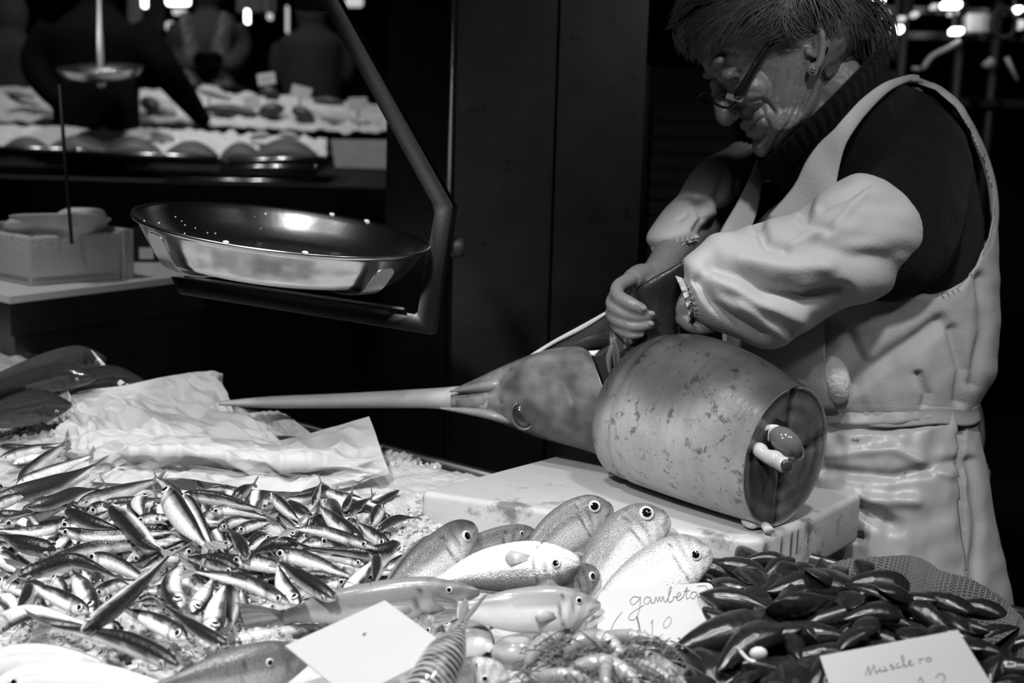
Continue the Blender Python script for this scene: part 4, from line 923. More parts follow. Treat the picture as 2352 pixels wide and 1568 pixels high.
# ---- rubbery bubbled mat behind the mussels
mat('mat_rubber', 0.10, 0.38, nscale=20, namt=0.15)
def bubble_mat():
    E = [(1900, 1300), (1950, 1283), (2030, 1278), (2090, 1276), (2130, 1290), (2160, 1310), (2230, 1330), (2300, 1372), (2340, 1410), (2352, 1425), (2400, 1450)]
    b = MB(); n = 60; EC = catmull(E, 121)
    def fn(u, v):
        k = EC[int(round(u * 120))]; far = pt(k[0], k[1], 0.030 + 0.008 * math.sin(u * 14)); near = pt(k[0] - 40, k[1] + 190, 0.012)
        p = far.lerp(near, v); p.z += 0.012 * math.sin(v * 3) * (1 - v); return p
    us = [[fn(i / (n - 1), j / 29) for i in range(n)] for j in range(30)]
    b.add([p for row in us for p in row], [(j * n + i, j * n + i + 1, (j + 1) * n + i + 1, (j + 1) * n + i) for j in range(29) for i in range(n - 1)])
    o = b.build('bubble_mat', MATS['mat_rubber']); tag(o, 'grey rubbery mat with raised bubbles and wavy edge behind the mussels', 'mat')
    md = o.modifiers.new('s', 'SOLIDIFY'); md.thickness = 0.002; md.offset = -1
    d = MB(); du = 0.0072
    for j in range(1, 40):
        row_len = 0.62
        for i in range(88):
            u = (i + 0.5 * (j % 2)) / 88; v = j / 40 * 0.95
            p = fn(u, v); 
            if not (1880 < proj(p)[0] < 2380): continue
            d.ell(p + V(0, 0, 0.0004), V(0.0023, 0, 0), V(0, 0.0023, 0), V(0, 0, 0.0012), 7, 4)
    bo = d.build('bubbles', MATS['mat_rubber'], o); bo['kind'] = 'stuff'
bubble_mat()

# ------------------------------------------------------------------ shrimp heap
mat('shrimp', 0.24, 0.25, tone=True, nscale=45, namt=0.35, coat=0.4, bump=0.1, bscale=150)
mat('shrimp_leg', 0.16, 0.3, nscale=60, namt=0.4, coat=0.3, thin=0.3)
def shrimp(P, rpx, h, label, seed, curl=0.0):
    r = random.Random(seed); n = 46; sp = [Vector(q) for q in catmull([tuple(pt(x, y, h + 0.012 * math.sin(math.pi * i / (len(P) - 1)))) for i, (x, y) in enumerate(P)], n)]
    dd = proj(sp[0])[2]; R = rpx * dd / FPX; b = MB(); rs = []; tn = []
    for i in range(n):
        u = i / (n - 1); t = (sp[min(i + 1, n - 1)] - sp[max(0, i - 1)]).normalized(); up = (TN - t * TN.dot(t)).normalized(); sd = t.cross(up)
        prof = float(np.interp(u, [0, 0.05, 0.2, 0.4, 0.6, 0.85, 1.0], [0.25, 0.6, 0.95, 1.0, 0.85, 0.5, 0.3]))
        seg = 0
        if u > 0.4: q = ((u - 0.4) / 0.6 * 6) % 1; seg = 0.22 * (1 - q) ** 2 
        rr = R * prof * (1 + seg); rs.append([sp[i] + up * (rr * math.sin(a)) + sd * (rr * 0.8 * math.cos(a)) for a in [2 * math.pi * k / 14 for k in range(14)]])
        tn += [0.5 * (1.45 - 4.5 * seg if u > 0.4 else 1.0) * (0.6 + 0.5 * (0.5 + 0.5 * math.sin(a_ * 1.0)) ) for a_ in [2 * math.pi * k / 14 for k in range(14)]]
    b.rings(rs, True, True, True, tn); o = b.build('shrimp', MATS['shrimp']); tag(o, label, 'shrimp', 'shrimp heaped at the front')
    t = (sp[-1] - sp[-4]).normalized(); up = (TN - t * TN.dot(t)).normalized(); sd = t.cross(up); f = MB()
    for k in (-2, -1, 0, 1, 2):
        a = k * 0.34; dr = (t * math.cos(a) + sd * math.sin(a)); f.tube([sp[-1] - t * R * 0.2, sp[-1] + dr * R * 0.9, sp[-1] + dr * R * 1.7], [R * 0.16, R * 0.32, R * 0.05], 6, flat=0.25, up=tuple(up), sub=3)
    f.build('tail_fan', MATS['shrimp_leg'], o)
    t = (sp[0] - sp[4]).normalized(); up = (TN - t * TN.dot(t)).normalized(); sd = t.cross(up)
    ro = MB(); ro.tube([sp[1] + up * R * 0.2, sp[0] + t * R * 0.9 + up * R * 0.35, sp[0] + t * R * 2.0 + up * R * 0.7], [R * 0.25, R * 0.16, R * 0.02], 6, sub=3); ro.build('rostrum', MATS['shrimp_leg'], o)
    for s in (1, -1):
        e = MB(); e.ell(sp[0] + t * R * 0.25 + sd * (s * R * 0.5) + up * R * 0.2, t * R * 0.22, sd * R * 0.22, up * R * 0.22, 10, 6); e.build('eye', MATS['eye_dark'], o)
        an = MB(); q = sp[0] + t * R * 0.4 + sd * (s * R * 0.2); pts = [q]
        dr = (t + sd * (s * r.uniform(0.2, 0.9)) + up * r.uniform(0.0, 0.5)).normalized()
        for k in range(5): dr = (dr + V(r.gauss(0, 0.18), r.gauss(0, 0.18), r.uniform(-0.22, 0.06))).normalized(); pts.append(pts[-1] + dr * R * 1.3)
        an.tube(pts, [R * 0.06, R * 0.05, R * 0.045, R * 0.04, R * 0.03, R * 0.02], 5, sub=3); an.build('antenna', MATS['shrimp_leg'], o)
    for k in range(6):
        i = int((0.12 + 0.06 * k) * n); tt = (sp[i + 1] - sp[i]).normalized(); up = (TN - tt * TN.dot(tt)).normalized(); sd = tt.cross(up); s = 1 if k % 2 else -1
        lg = MB(); q = sp[i] + sd * (s * R * 0.6) - up * R * 0.3
        lg.tube([q, q + sd * (s * R * 0.8) + tt * R * r.uniform(-0.6, 0.2) + up * 0.2 * R, q + sd * (s * R * 1.3) + tt * R * r.uniform(-1.2, 0) - up * R * 0.5], [R * 0.11, R * 0.08, R * 0.03], 5, sub=3)
        lg.build('leg', MATS['shrimp_leg'], o)
    return o
for i, (P, rp, h, lb) in enumerate([
    ([(1180, 1600), (1260, 1545), (1330, 1500), (1390, 1465)], 26, 0.030, 'shrimp low at the left of the heap, mostly covered'),
    ([(1210, 1530), (1235, 1490), (1270, 1468), (1300, 1470)], 24, 0.040, 'curled shrimp at the left end, beside the pale clam'),
    ([(1290, 1500), (1340, 1474), (1390, 1475), (1420, 1500), (1425, 1540)], 27, 0.055, 'arched shrimp on top of the heap below the shrimp card'),
    ([(1480, 1560), (1500, 1530), (1470, 1500), (1440, 1480)], 22, 0.045, 'shrimp with tail fan up, right side of the heap'),
    ([(1280, 1580), (1340, 1535), (1400, 1530), (1450, 1560), (1470, 1610)], 28, 0.058, 'large pale shrimp at the bottom edge'),
    ([(1470, 1500), (1520, 1530), (1560, 1570), (1600, 1620)], 22, 0.048, 'shrimp sloping down towards the mussels'),
    ([(1570, 1600), (1520, 1555), (1480, 1530), (1440, 1520)], 20, 0.056, 'slim shrimp crossing the right of the heap'),
    ([(1220, 1570), (1270, 1555), (1330, 1560), (1380, 1590)], 22, 0.056, 'small shrimp at the bottom edge left of centre'),
    ([(1400, 1600), (1390, 1560), (1400, 1520), (1440, 1490)], 18, 0.066, 'thin shrimp pointing down over the large pale one'),
    ([(1350, 1470), (1430, 1462), (1490, 1470), (1540, 1490)], 18, 0.046, 'shrimp lying along the foot of the shrimp card'),
]): shrimp(P, rp, h, lb, i + 40)
an = MB(); r_ = random.Random(55)
for _ in range(90):
    x, y = r_.uniform(1200, 1600), r_.uniform(1462, 1585); a = r_.gauss(-0.35, 0.55); L_ = r_.uniform(40, 120); h = 0.050 + r_.uniform(0, 0.03); pts = []
    for k_ in range(5): pts.append(pt(x + L_ * (k_ / 4 - 0.5) * math.cos(a), y - L_ * (k_ / 4 - 0.5) * math.sin(a) - 6 * math.sin(math.pi * k_ / 4), h))
    an.tube(pts, [0.0009, 0.0008, 0.0007, 0.0005, 0.0002], 5, sub=3)
for _ in range(60):
    x, y = r_.uniform(1230, 1560), r_.uniform(1475, 1580); a = r_.uniform(-1.2, 1.2); L_ = r_.uniform(14, 34); h = 0.055 + r_.uniform(0, 0.02)
    an.tube([pt(x, y, h), pt(x + L_ * 0.5 * math.cos(a), y + L_ * 0.5 * math.sin(a), h + 0.004), pt(x + L_ * math.cos(a), y + L_ * math.sin(a), h)], [0.0012, 0.0026, 0.0004], 6, sub=3, flat=0.4)
_o = an.build('shrimp_feelers', MATS['shrimp_leg']); tag(_o, 'tangle of feelers and legs over the shrimp heap', 'shrimp legs'); _o['kind'] = 'stuff'
# claw raised in front of the card
cl = MB(); cp = lambda x, y, d=1.40: pd(x, y, d)
cl.tube([cp(1412, 1450, 1.41), cp(1440, 1430, 1.40), cp(1470, 1412, 1.395), cp(1478, 1404, 1.392)], [0.003, 0.0045, 0.005, 0.004], 9, sub=4)
cl.tube([cp(1470, 1410, 1.395), cp(1492, 1396, 1.39), cp(1518, 1384, 1.388)], [0.004, 0.0042, 0.001], 8, sub=4)
cl.tube([cp(1474, 1414, 1.395), cp(1500, 1408, 1.39), cp(1528, 1406, 1.388)], [0.003, 0.0036, 0.001], 8, sub=4)
tag(cl.build('crab_claw', MATS['shrimp']), 'thin raised claw in front of the shrimp price card', 'claw')
# clams left of the shrimp
mat('clam', 0.34, 0.3, tone=True, nscale=18, namt=0.3, aniso=(1, 3, 1), coat=0.35, bump=0.1)
for i, (x, y, rx, ry, h, lb) in enumerate([(1185, 1500, 58, 44, 0.016, 'smooth grey clam left of the shrimp heap, below the wrasse'), (1090, 1474, 46, 44, 0.012, 'smooth dark clam between the mackerel tail and the wrasse')]):
    p = pt(x, y, h); s = proj(p)[2] / FPX; b = MB(); b.ell(p, _R * rx * s, V(0, 1, 0) * ry * s * 1.0, V(0, 0, 1) * ry * s * 0.95, 28, 16, [0.4 + 0.12 * math.sin(k // 28 * 1.3) for k in range(28 * 17)])
    tag(b.build('clam', MATS['clam']), lb, 'clam', 'clams by the shrimp')

# ------------------------------------------------------------------ price cards
def card(name, corners, label, th=0.0012, rad=0.0):
    a, b_, c, d = corners; n = (b_ - a).cross(d - a).normalized(); poly = []
    for i, p in enumerate(corners):
        pr, nx = corners[i - 1], corners[(i + 1) % 4]
        if rad:
            u, v = (pr - p).normalized(), (nx - p).normalized()
            for k in range(5):
                t = k / 4; poly.append(p + u * (rad * (1 - t) ** 2) + v * (rad * t ** 2))
        else: poly.append(p)
    m = MB(); m.prism(poly, n * th); o = m.build(name, MATS['card'], smooth=False); tag(o, label, 'price card'); return o
def strokes(o, corners, lines, wd=0.0006, lift=0.0008):
    a, b_, c, d = corners; n = (b_ - a).cross(d - a).normalized()
    if n.dot(_F) > 0: n = -n
    for nm, ls in lines:
        m = MB()
        for ln in ls:
            pts = catmull(ln, max(6, len(ln) * 4)) if len(ln) > 2 else ln
            P = []
            for u, v in pts:
                e = a.lerp(b_, u); f = d.lerp(c, u); P.append(e.lerp(f, v) + n * lift)
            m.tube(P, wd, 5)
        m.build(nm, MATS['ink'], o)
# blank tilted card
cs = [pt(655, 1482, 0.082), pt(884, 1378, 0.092), pt(1035, 1489, 0.086), pt(806, 1606, 0.076)]
k = card('price_card', cs, 'blank white price card tilted like a diamond, lying on the grey fish')
strokes(k, cs, [('pen_mark', [[(0.56, 0.33), (0.575, 0.32), (0.59, 0.325)], [(0.56, 0.335), (0.58, 0.33)]])], 0.0008)
# shrimp card, standing
cs2 = [pd(1374, 1356, 1.405), pd(1638, 1336, 1.395), pd(1642, 1474, 1.35), pd(1371, 1502, 1.36)]
k2 = card('price_card', cs2, 'rounded white price card with handwritten gambeta and a ten, behind the shrimp', 0.0016, 0.009)
G = [[(0.36, 0.17), (0.31, 0.15), (0.28, 0.22), (0.31, 0.28), (0.36, 0.2), (0.37, 0.16), (0.36, 0.38), (0.32, 0.52), (0.27, 0.50), (0.29, 0.42), (0.40, 0.30)]]
A1 = [[(0.46, 0.19), (0.42, 0.17), (0.40, 0.25), (0.43, 0.29), (0.46, 0.21), (0.465, 0.28), (0.49, 0.27)]]
M1 = [[(0.49, 0.28), (0.505, 0.18), (0.52, 0.27), (0.535, 0.18), (0.55, 0.27), (0.565, 0.18), (0.58, 0.28), (0.60, 0.25)]]
B1 = [[(0.60, 0.25), (0.64, 0.06), (0.625, 0.05), (0.61, 0.27), (0.65, 0.26), (0.655, 0.20), (0.68, 0.22)]]
E1 = [[(0.68, 0.23), (0.72, 0.17), (0.70, 0.14), (0.68, 0.22), (0.70, 0.27), (0.74, 0.22)]]
T1 = [[(0.74, 0.22), (0.775, 0.06), (0.765, 0.24), (0.79, 0.24)], [(0.745, 0.13), (0.80, 0.12)]]
A2 = [[(0.86, 0.16), (0.82, 0.15), (0.80, 0.22), (0.83, 0.26), (0.86, 0.18), (0.865, 0.25), (0.90, 0.22)]]
strokes(k2, cs2, [('letter', G), ('letter', A1), ('letter', M1), ('letter', B1), ('letter', E1), ('letter', T1), ('letter', A2),
                  ('slash', [[(0.21, 0.38), (0.15, 0.52), (0.10, 0.72)]]), ('digit', [[(0.46, 0.62), (0.475, 0.56), (0.47, 0.80)]]), ('digit', [[(0.60, 0.54), (0.57, 0.62), (0.575, 0.70), (0.61, 0.68), (0.635, 0.60), (0.62, 0.53), (0.60, 0.54)]]),
                  ('pen_border', [[(0.86, 0.06), (0.93, 0.06), (0.955, 0.14)], [(0.955, 0.14), (0.95, 0.88)], [(0.94, 0.90), (0.70, 0.94)]])], 0.0003)
# mussel card
cs3 = [pd(1883, 1506, 1.19), pd(2200, 1446, 1.215), pd(2290, 1590, 1.14), pd(1935, 1660, 1.115)]
k3 = card('price_card', cs3, 'white price card with faint handwriting leaning on the mussels at the front')
W3 = [('letter', [[(0.25, 0.42), (0.29, 0.30), (0.28, 0.42), (0.33, 0.29), (0.32, 0.41), (0.35, 0.38)]]), ('letter', [[(0.36, 0.34), (0.355, 0.40), (0.385, 0.40), (0.395, 0.33), (0.39, 0.41), (0.41, 0.39)]]),
      ('letter', [[(0.45, 0.33), (0.43, 0.35), (0.45, 0.38), (0.43, 0.41), (0.46, 0.39)]]), ('letter', [[(0.495, 0.34), (0.475, 0.35), (0.475, 0.40), (0.505, 0.39)]]), ('letter', [[(0.515, 0.39), (0.545, 0.25), (0.53, 0.25), (0.525, 0.40), (0.55, 0.38)]]),
      ('letter', [[(0.555, 0.38), (0.58, 0.34), (0.565, 0.33), (0.56, 0.40), (0.59, 0.39)]]), ('letter', [[(0.63, 0.40), (0.64, 0.33), (0.655, 0.345), (0.67, 0.335)]]), ('letter', [[(0.70, 0.33), (0.68, 0.36), (0.69, 0.40), (0.715, 0.37), (0.70, 0.33)]]),
      ('digit', [[(0.56, 0.66), (0.59, 0.60), (0.585, 0.80)]]), ('digit', [[(0.68, 0.64), (0.72, 0.60), (0.74, 0.66), (0.68, 0.80), (0.75, 0.80)]])]
strokes(k3, cs3, W3, 0.0003)

# ------------------------------------------------------------------ crumpled wrapping paper
def crease(p, s, o):
    """ridged, faceted crumple field"""
    a = noise.voronoi(Vector((p[0] * s + o, p[1] * s, p[2] * s)))[0]
    return (a[1] - a[0])
def sheet(name, rows, label, amp=0.006, sc=3.0, seed=0, nu=150, nv=110):
    """rows: list of rows of (px, py, d) control points"""
    R_ = [catmull(r, nu) for r in rows]; G_ = np.stack(R_)          # rows x nu x 3
    colz = []
    for i in range(nu):                                            # folds stay crisp: straight between rows, eased a little
        c = G_[:, i, :]; a = np.stack([np.interp(np.linspace(0, len(c) - 1, nv), range(len(c)), c[:, k]) for k in range(3)], 1); b = catmull(c, nv); colz.append(0.6 * a + 0.4 * b)
    P = [[pd(*colz[i][j]) for i in range(nu)] for j in range(nv)]; b = MB(); vs = []
    for j in range(nv):
        for i in range(nu):
            p = P[j][i]; t1 = P[j][min(i + 1, nu - 1)] - P[j][max(i - 1, 0)]; t2 = P[min(j + 1, nv - 1)][i] - P[max(j - 1, 0)][i]
            n = t1.cross(t2).normalized(); u, v = i / (nu - 1), j / (nv - 1)
            q = (u * 1.5 + seed, v * 1.0 + 0.25 * math.sin(u * 5), seed * 0.37); em = min(1, 12 * min(u, 1 - u) + 0.15) * min(1, 10 * min(v, 1 - v) + 0.12)
            d = amp * em * (0.6 * fbm(q, 2.2, seed, 2) + 1.3 * (crease(q, sc, seed) - 0.3) + 0.5 * (crease(q, sc * 2.3, seed + 3) - 0.3))
            vs.append(p + n * d)
    b.add(vs, [(j * nu + i, j * nu + i + 1, (j + 1) * nu + i + 1, (j + 1) * nu + i) for j in range(nv - 1) for i in range(nu - 1)])
    o = b.build(name, MATS['paper']); tag(o, label, 'paper'); return o
sheet('wrapping_paper', [
    [(112, 894, 2.035), (128, 903, 2.04), (150, 904, 2.045), (270, 886, 2.06), (400, 862, 2.07), (475, 852, 2.08), (497, 853, 2.09)],
    [(128, 925, 2.020), (150, 928, 2.025), (200, 930, 2.03), (300, 922, 2.04), (410, 905, 2.05), (490, 890, 2.06), (513, 892, 2.07)],
    [(134, 960, 1.990), (160, 960, 1.99), (220, 955, 1.99), (310, 954, 1.99), (430, 960, 1.99), (520, 945, 2.00), (545, 948, 2.01)],
    [(135, 985, 1.930), (165, 990, 1.91), (220, 978, 1.90), (330, 980, 1.89), (450, 978, 1.89), (560, 975, 1.91), (600, 990, 1.92)],
    [(136, 1015, 1.915), (170, 1022, 1.89), (225, 1015, 1.87), (340, 1010, 1.86), (460, 1012, 1.86), (590, 1012, 1.87), (650, 1020, 1.88)],
    [(140, 1050, 1.905), (180, 1058, 1.88), (240, 1055, 1.85), (340, 1045, 1.845), (480, 1045, 1.845), (600, 1045, 1.85), (680, 1050, 1.86)]],
    'upright crumpled white wrapping paper standing behind the anchovies', 0.026, 3.4, 1)
sheet('wrapping_paper', [
    [(262, 1018, 1.875), (330, 1014, 1.87), (420, 1002, 1.86), (520, 1008, 1.86), (640, 1010, 1.865), (745, 985, 1.875), (848, 956, 1.885)],
    [(215, 1034, 1.825), (300, 1022, 1.815), (400, 1016, 1.80), (500, 1030, 1.80), (640, 1040, 1.805), (760, 1025, 1.83), (866, 1005, 1.85)],
    [(206, 1050, 1.805), (290, 1038, 1.785), (400, 1037, 1.775), (510, 1048, 1.775), (650, 1062, 1.78), (770, 1058, 1.80), (880, 1050, 1.82)],
    [(205, 1080, 1.80), (300, 1068, 1.806), (400, 1064, 1.800), (520, 1074, 1.80), (660, 1086, 1.803), (780, 1082, 1.80), (893, 1086, 1.815)],
    [(206, 1098, 1.795), (300, 1092, 1.800), (405, 1086, 1.795), (520, 1098, 1.793), (670, 1110, 1.796), (770, 1110, 1.79), (850, 1100, 1.81)],
    [(210, 1106, 1.775), (300, 1112, 1.765), (390, 1096, 1.758), (480, 1108, 1.755), (600, 1126, 1.757), (700, 1130, 1.765), (790, 1120, 1.785)]],
    'folded crumpled white wrapping paper lying over the back row of anchovies', 0.018, 3.2, 5, 170, 120)
sheet('wrapping_paper', [
    [(560, 948, 2.03), (620, 945, 2.03), (655, 950, 2.02)], [(590, 970, 1.98), (650, 968, 1.975), (690, 978, 1.96)], [(620, 1000, 1.93), (680, 1002, 1.92), (740, 1012, 1.90)]],
    'small translucent torn scrap of paper under the sword bill', 0.008, 2.5, 9, 40, 30)
# ------------------------------------------------------------------ the fishmonger
mat('skin', 0.15, 0.42, nscale=70, namt=0.16, bump=0.12, bscale=260, sss=0.08)
mat('hair', 0.10, 0.34, nscale=60, namt=0.4, spec=0.5)
mat('sweater', 0.006, 0.95, spec=0.1, nscale=180, namt=0.4, bump=0.7, bscale=420, sheen=0.05)
mat('apron', 0.36, 0.75, nscale=9, namt=0.08, bump=0.16, bscale=320, dirt=((34, 0.70, 0.45), (11, 0.69, 0.7)))
mat('apron_wax', 0.33, 0.36, nscale=9, namt=0.10, bump=0.14, bscale=26, dirt=((42, 0.665, 0.32), (16, 0.66, 0.65)))
mat('sleeve', 0.40, 0.72, nscale=9, namt=0.06, bump=0.16, bscale=300, dirt=(46, 0.73, 0.5))
mat('knit', 0.6, 0.9, nscale=40, namt=0.2, bump=0.8, bscale=160)
mat('spectacle', 0.01, 0.15, coat=0.6)
mat('lens', 0.9, 0.02, trans=1.0, ior=1.05)
mat('gold', 0.75, 0.12, 1.0)

BOW = math.radians(30)
HO = pd(1855, 120, 1.81)
HX = (_R * -math.cos(BOW) - _U * math.sin(BOW)); HZ = (_R * -math.sin(BOW) + _U * math.cos(BOW)); HY = -_F
def hl(x, y, z): return HO + HX * (x * 0.01) + HY * (y * 0.01) + HZ * (z * 0.01)
def tohl(co):
    q = (co - np.array(HO)) * 100; return q @ np.array(HX), q @ np.array(HY), q @ np.array(HZ)
HEADSEC = [(-8.7, 10.6, 7.6, 1.2), (-8.3, 11.6, 5.4, 2.6), (-7.5, 11.9, 3.2, 3.9), (-6.3, 11.5, 1.4, 4.9), (-5, 11.5, 0, 5.6), (-4, 11.55, -1.6, 6.0), (-2.8, 11.3, -3.6, 6.4), (-1, 11.3, -6, 6.8), (1, 11.3, -8, 7.1),
           (2.7, 11.7, -9, 7.3), (4.5, 12.3, -9.6, 7.5), (6.5, 12.2, -9.8, 7.6), (9, 11.0, -9, 7.2), (11, 8.8, -7, 6.2), (12.8, 5.2, -3, 4), (13.6, 2.6, -0.6, 1.4)]
def head_rings(off=0.0, n=56, m=70):
    rs = []
    for z, xf, xb, w_ in catmull(HEADSEC, m):
        c = (xf + xb) / 2; a = (xf - xb) / 2 + off; ring = []
        for k in range(n):
            q = 2 * math.pi * k / n; cv, sv = math.cos(q), math.sin(q)
            ring.append(hl(c + a * (abs(cv) ** 0.92) * (1 if cv > 0 else -1), (w_ + off) * sv * (1 - 0.13 * cv), z))
        rs.append(ring)
    return rs
def hell(b, x, y, z, rx, ry, rz, both=True):
    for s in ((1, -1) if both and y else (1,)):
        b.ell(hl(x, y * s, z), HX * (rx * 0.01), HY * (ry * 0.01), HZ * (rz * 0.01), 20, 12)
def fingers(b, chains):
    for P, r in chains: b.tube([pd(*p) for p in P], r, 12, sub=4); b.ell(pd(*P[-1]), _R * r[-1], _U * r[-1], _F * r[-1], 12, 8); b.ell(pd(*P[0]), _R * r[0], _U * r[0], _F * r[0], 12, 8)
TORSO = [(190, 2055, 2100, 1.94, 0.03), (215, 2000, 2135, 1.94, 0.08), (260, 1950, 2172, 1.945, 0.13), (330, 1870, 2212, 1.95, 0.155), (430, 1785, 2246, 1.955, 0.165), (560, 1700, 2262, 1.955, 0.17), (700, 1690, 2264, 1.95, 0.17),
         (800, 1690, 2264, 1.945, 0.17), (870, 1700, 2256, 1.94, 0.165), (920, 1770, 2220, 1.935, 0.155), (940, 1790, 2212, 1.935, 0.15)]
def torso_rings(off, n=72, m=60, rows=TORSO, sq=0.9):
    rs = []
    for y, xl, xr, d, b in catmull(rows, m):
        A, B = pd(xl - off / d * FPX, y, d), pd(xr + off / d * FPX, y, d); c = (A + B) / 2; h = (A - B) / 2
        rs.append([c + h * (abs(math.cos(q)) ** sq * (1 if math.cos(q) > 0 else -1)) - _F * ((b + off) * abs(math.sin(q)) ** sq * (1 if math.sin(q) > 0 else -1)) for q in [2 * math.pi * k / n for k in range(n)]])
    return rs
GROOVES_FACE = [ # (polyline px, depth m, width px)
    ([(1697, 246), (1712, 238), (1728, 233), (1751, 228), (1766, 241), (1778, 258)], 0.0032, 4.5), ([(1752, 252), (1758, 272), (1768, 296)], 0.0030, 4.5), ([(1706, 298), (1718, 291), (1732, 283), (1750, 269)], 0.0042, 3.8),
    ([(1847, 150), (1842, 200), (1834, 240), (1815, 280), (1790, 312), (1772, 350)], 0.0030, 4.5), ([(1862, 180), (1850, 230), (1830, 275)], 0.0018, 4), ([(1880, 180), (1868, 215), (1845, 260)], 0.0015, 4), ([(1830, 160), (1822, 205), (1808, 250), (1795, 275)], 0.0016, 4),
    ([(1808, 165), (1800, 195), (1788, 225)], 0.0014, 4), ([(1780, 165), (1772, 200), (1765, 215)], 0.0010, 4), ([(1728, 325), (1742, 318), (1760, 300)], 0.0020, 5), ([(1650, 185), (1672, 192), (1690, 188)], 0.0030, 6), ([(1700, 218), (1722, 212), (1745, 214)], 0.0012, 4),
    ([(1640, 160), (1668, 160), (1700, 168)], 0.0012, 4), ([(1622, 120), (1650, 115), (1690, 120)], 0.0008, 4), ([(1681, 275), (1692, 266), (1696, 252)], 0.0024, 4), ([(1736, 360), (1752, 340), (1766, 330)], 0.0012, 4), ([(1790, 240), (1800, 262), (1790, 290)], 0.0012, 5)]
def woman():
    root = thing('person', V(HO.x + 0.12, HO.y + 0.18, 0.0), 'woman with glasses in pale apron and sleeve covers, bent over cutting the swordfish', 'person')
    # ---- body: one continuous skin
    b = MB(); b.rings(head_rings())
    b.tube([hl(12.0, 0, 2.9), hl(12.5, 0, 1.2), hl(13.0, 0, -0.6), hl(13.25, 0, -1.9)], [0.0072, 0.0080, 0.0100, 0.0118], 14, sub=4)
    hell(b, 13.0, 0, -2.0, 1.25, 1.25, 1.15); hell(b, 12.25, 1.15, -2.15, 1.15, 0.75, 0.85); hell(b, 11.3, 2.9, 4.2, 1.1, 2.2, 0.8); hell(b, 10.9, 3.1, 2.2, 1.15, 1.35, 1.0); hell(b, 9.3, 4.2, -0.9, 2.3, 2.0, 2.2)
    hell(b, 11.35, 0, -4.0, 0.75, 2.3, 0.75); hell(b, 11.25, 0, -5.25, 0.7, 2.0, 0.65); hell(b, 11.0, 0, -7.5, 1.25, 1.9, 1.4); hell(b, 7.6, 4.2, -5.9, 2.6, 1.3, 1.7); hell(b, 9.6, 3.0, -4.6, 1.6, 1.6, 1.8)
    b.tube([hl(0.5, 0, -3), hl(-0.6, 0, -7), pd(1935, 335, 1.91)], [0.050, 0.041, 0.040], 20, sub=4); b.tube([hl(4, 0, -5.6), hl(1.5, 0, -9.5), pd(1930, 360, 1.90)], [0.036, 0.034, 0.04], 16, sub=4)
    # near ear
    ez = lambda x, y, d=1.7375: pd(x, y, d)
    b.ell(ez(1868, 104, 1.748), (_R * 0.0100 + _U * 0.0015), (_U * 0.028 + _R * 0.002), _F * 0.007, 20, 12)
    b.tube([ez(1848, 82), ez(1852, 62, 1.735), ez(1866, 51, 1.732), ez(1880, 60, 1.731), ez(1888, 84, 1.731), ez(1889, 112, 1.732), ez(1884, 138, 1.733), ez(1876, 154, 1.734)], [0.003, 0.0040, 0.0048, 0.0050, 0.0050, 0.0048, 0.0048, 0.0046], 10, sub=4)
    b.tube([ez(1868, 78, 1.737), ez(1875, 96, 1.736), ez(1873, 120, 1.736), ez(1866, 134, 1.736)], [0.002, 0.003, 0.003, 0.002], 8, sub=4)
    b.ell(ez(1867, 160, 1.736), _R * 0.0078, _U * 0.0092, _F * 0.0045, 16, 10); b.ell(ez(1855, 120, 1.738), _R * 0.0038, _U * 0.006, _F * 0.0045, 12, 8)
    # far ear
    b.ell(hl(0.4, -7.6, 0.4), HX * 0.018, HZ * 0.032, HY * 0.006, 16, 10)
    # arms
    b.tube([pd(2090, 280, 1.90), pd(2075, 430, 1.81), pd(2045, 575, 1.77), pd(1900, 605, 1.745), pd(1720, 660, 1.735), pd(1600, 695, 1.73), pd(1560, 710, 1.735)], [0.058, 0.052, 0.047, 0.046, 0.038, 0.028, 0.026], 18, sub=4)
    b.tube([pd(1990, 330, 2.10), pd(1860, 430, 2.15), pd(1760, 470, 2.13), pd(1650, 500, 2.02), pd(1560, 560, 1.885), pd(1512, 622, 1.81), pd(1478, 648, 1.768)], [0.06, 0.054, 0.05, 0.038, 0.0245, 0.0195, 0.017], 18, sub=4)
    # right hand closed round the fin
    W = (1500, 640, 1.795)
    for q, rr in (((1450, 642, 1.738), 0.0125), ((1432, 660, 1.742), 0.0125), ((1424, 682, 1.747), 0.0125), ((1424, 702, 1.752), 0.0115), ((1470, 655, 1.752), 0.013)):
        b.tube([pd(*W), pd((W[0] + q[0]) / 2 - 2, (W[1] + q[1]) / 2 - 8, (W[2] + q[2]) / 2), pd(*q)], [0.017, 0.0155, rr], 12, sub=4)
    fingers(b, [([(1448, 641, 1.735), (1420, 658, 1.712), (1420, 680, 1.692), (1450, 698, 1.677), (1474, 710, 1.676)], [0.0092, 0.0088, 0.0086, 0.0082, 0.0072]),
                ([(1432, 662, 1.740), (1406, 688, 1.715), (1411, 708, 1.693), (1455, 727, 1.681), (1495, 723, 1.681)], [0.0084, 0.0076, 0.0072, 0.0066, 0.0058]),
                ([(1424, 684, 1.745), (1404, 714, 1.718), (1412, 732, 1.696), (1454, 750, 1.683), (1493, 746, 1.683)], [0.0080, 0.0074, 0.0070, 0.0064, 0.0056]),
                ([(1424, 704, 1.750), (1412, 738, 1.722), (1421, 755, 1.700), (1448, 769, 1.688), (1472, 767, 1.687)], [0.0076, 0.0068, 0.0064, 0.0058, 0.0050]),
                ([(1488, 650, 1.765), (1515, 675, 1.750), (1530, 700, 1.742), (1532, 722, 1.738)], [0.0115, 0.0105, 0.0095, 0.0080])])
    # left hand behind the fin, holding the cut edge
    W = (1562, 712, 1.733)
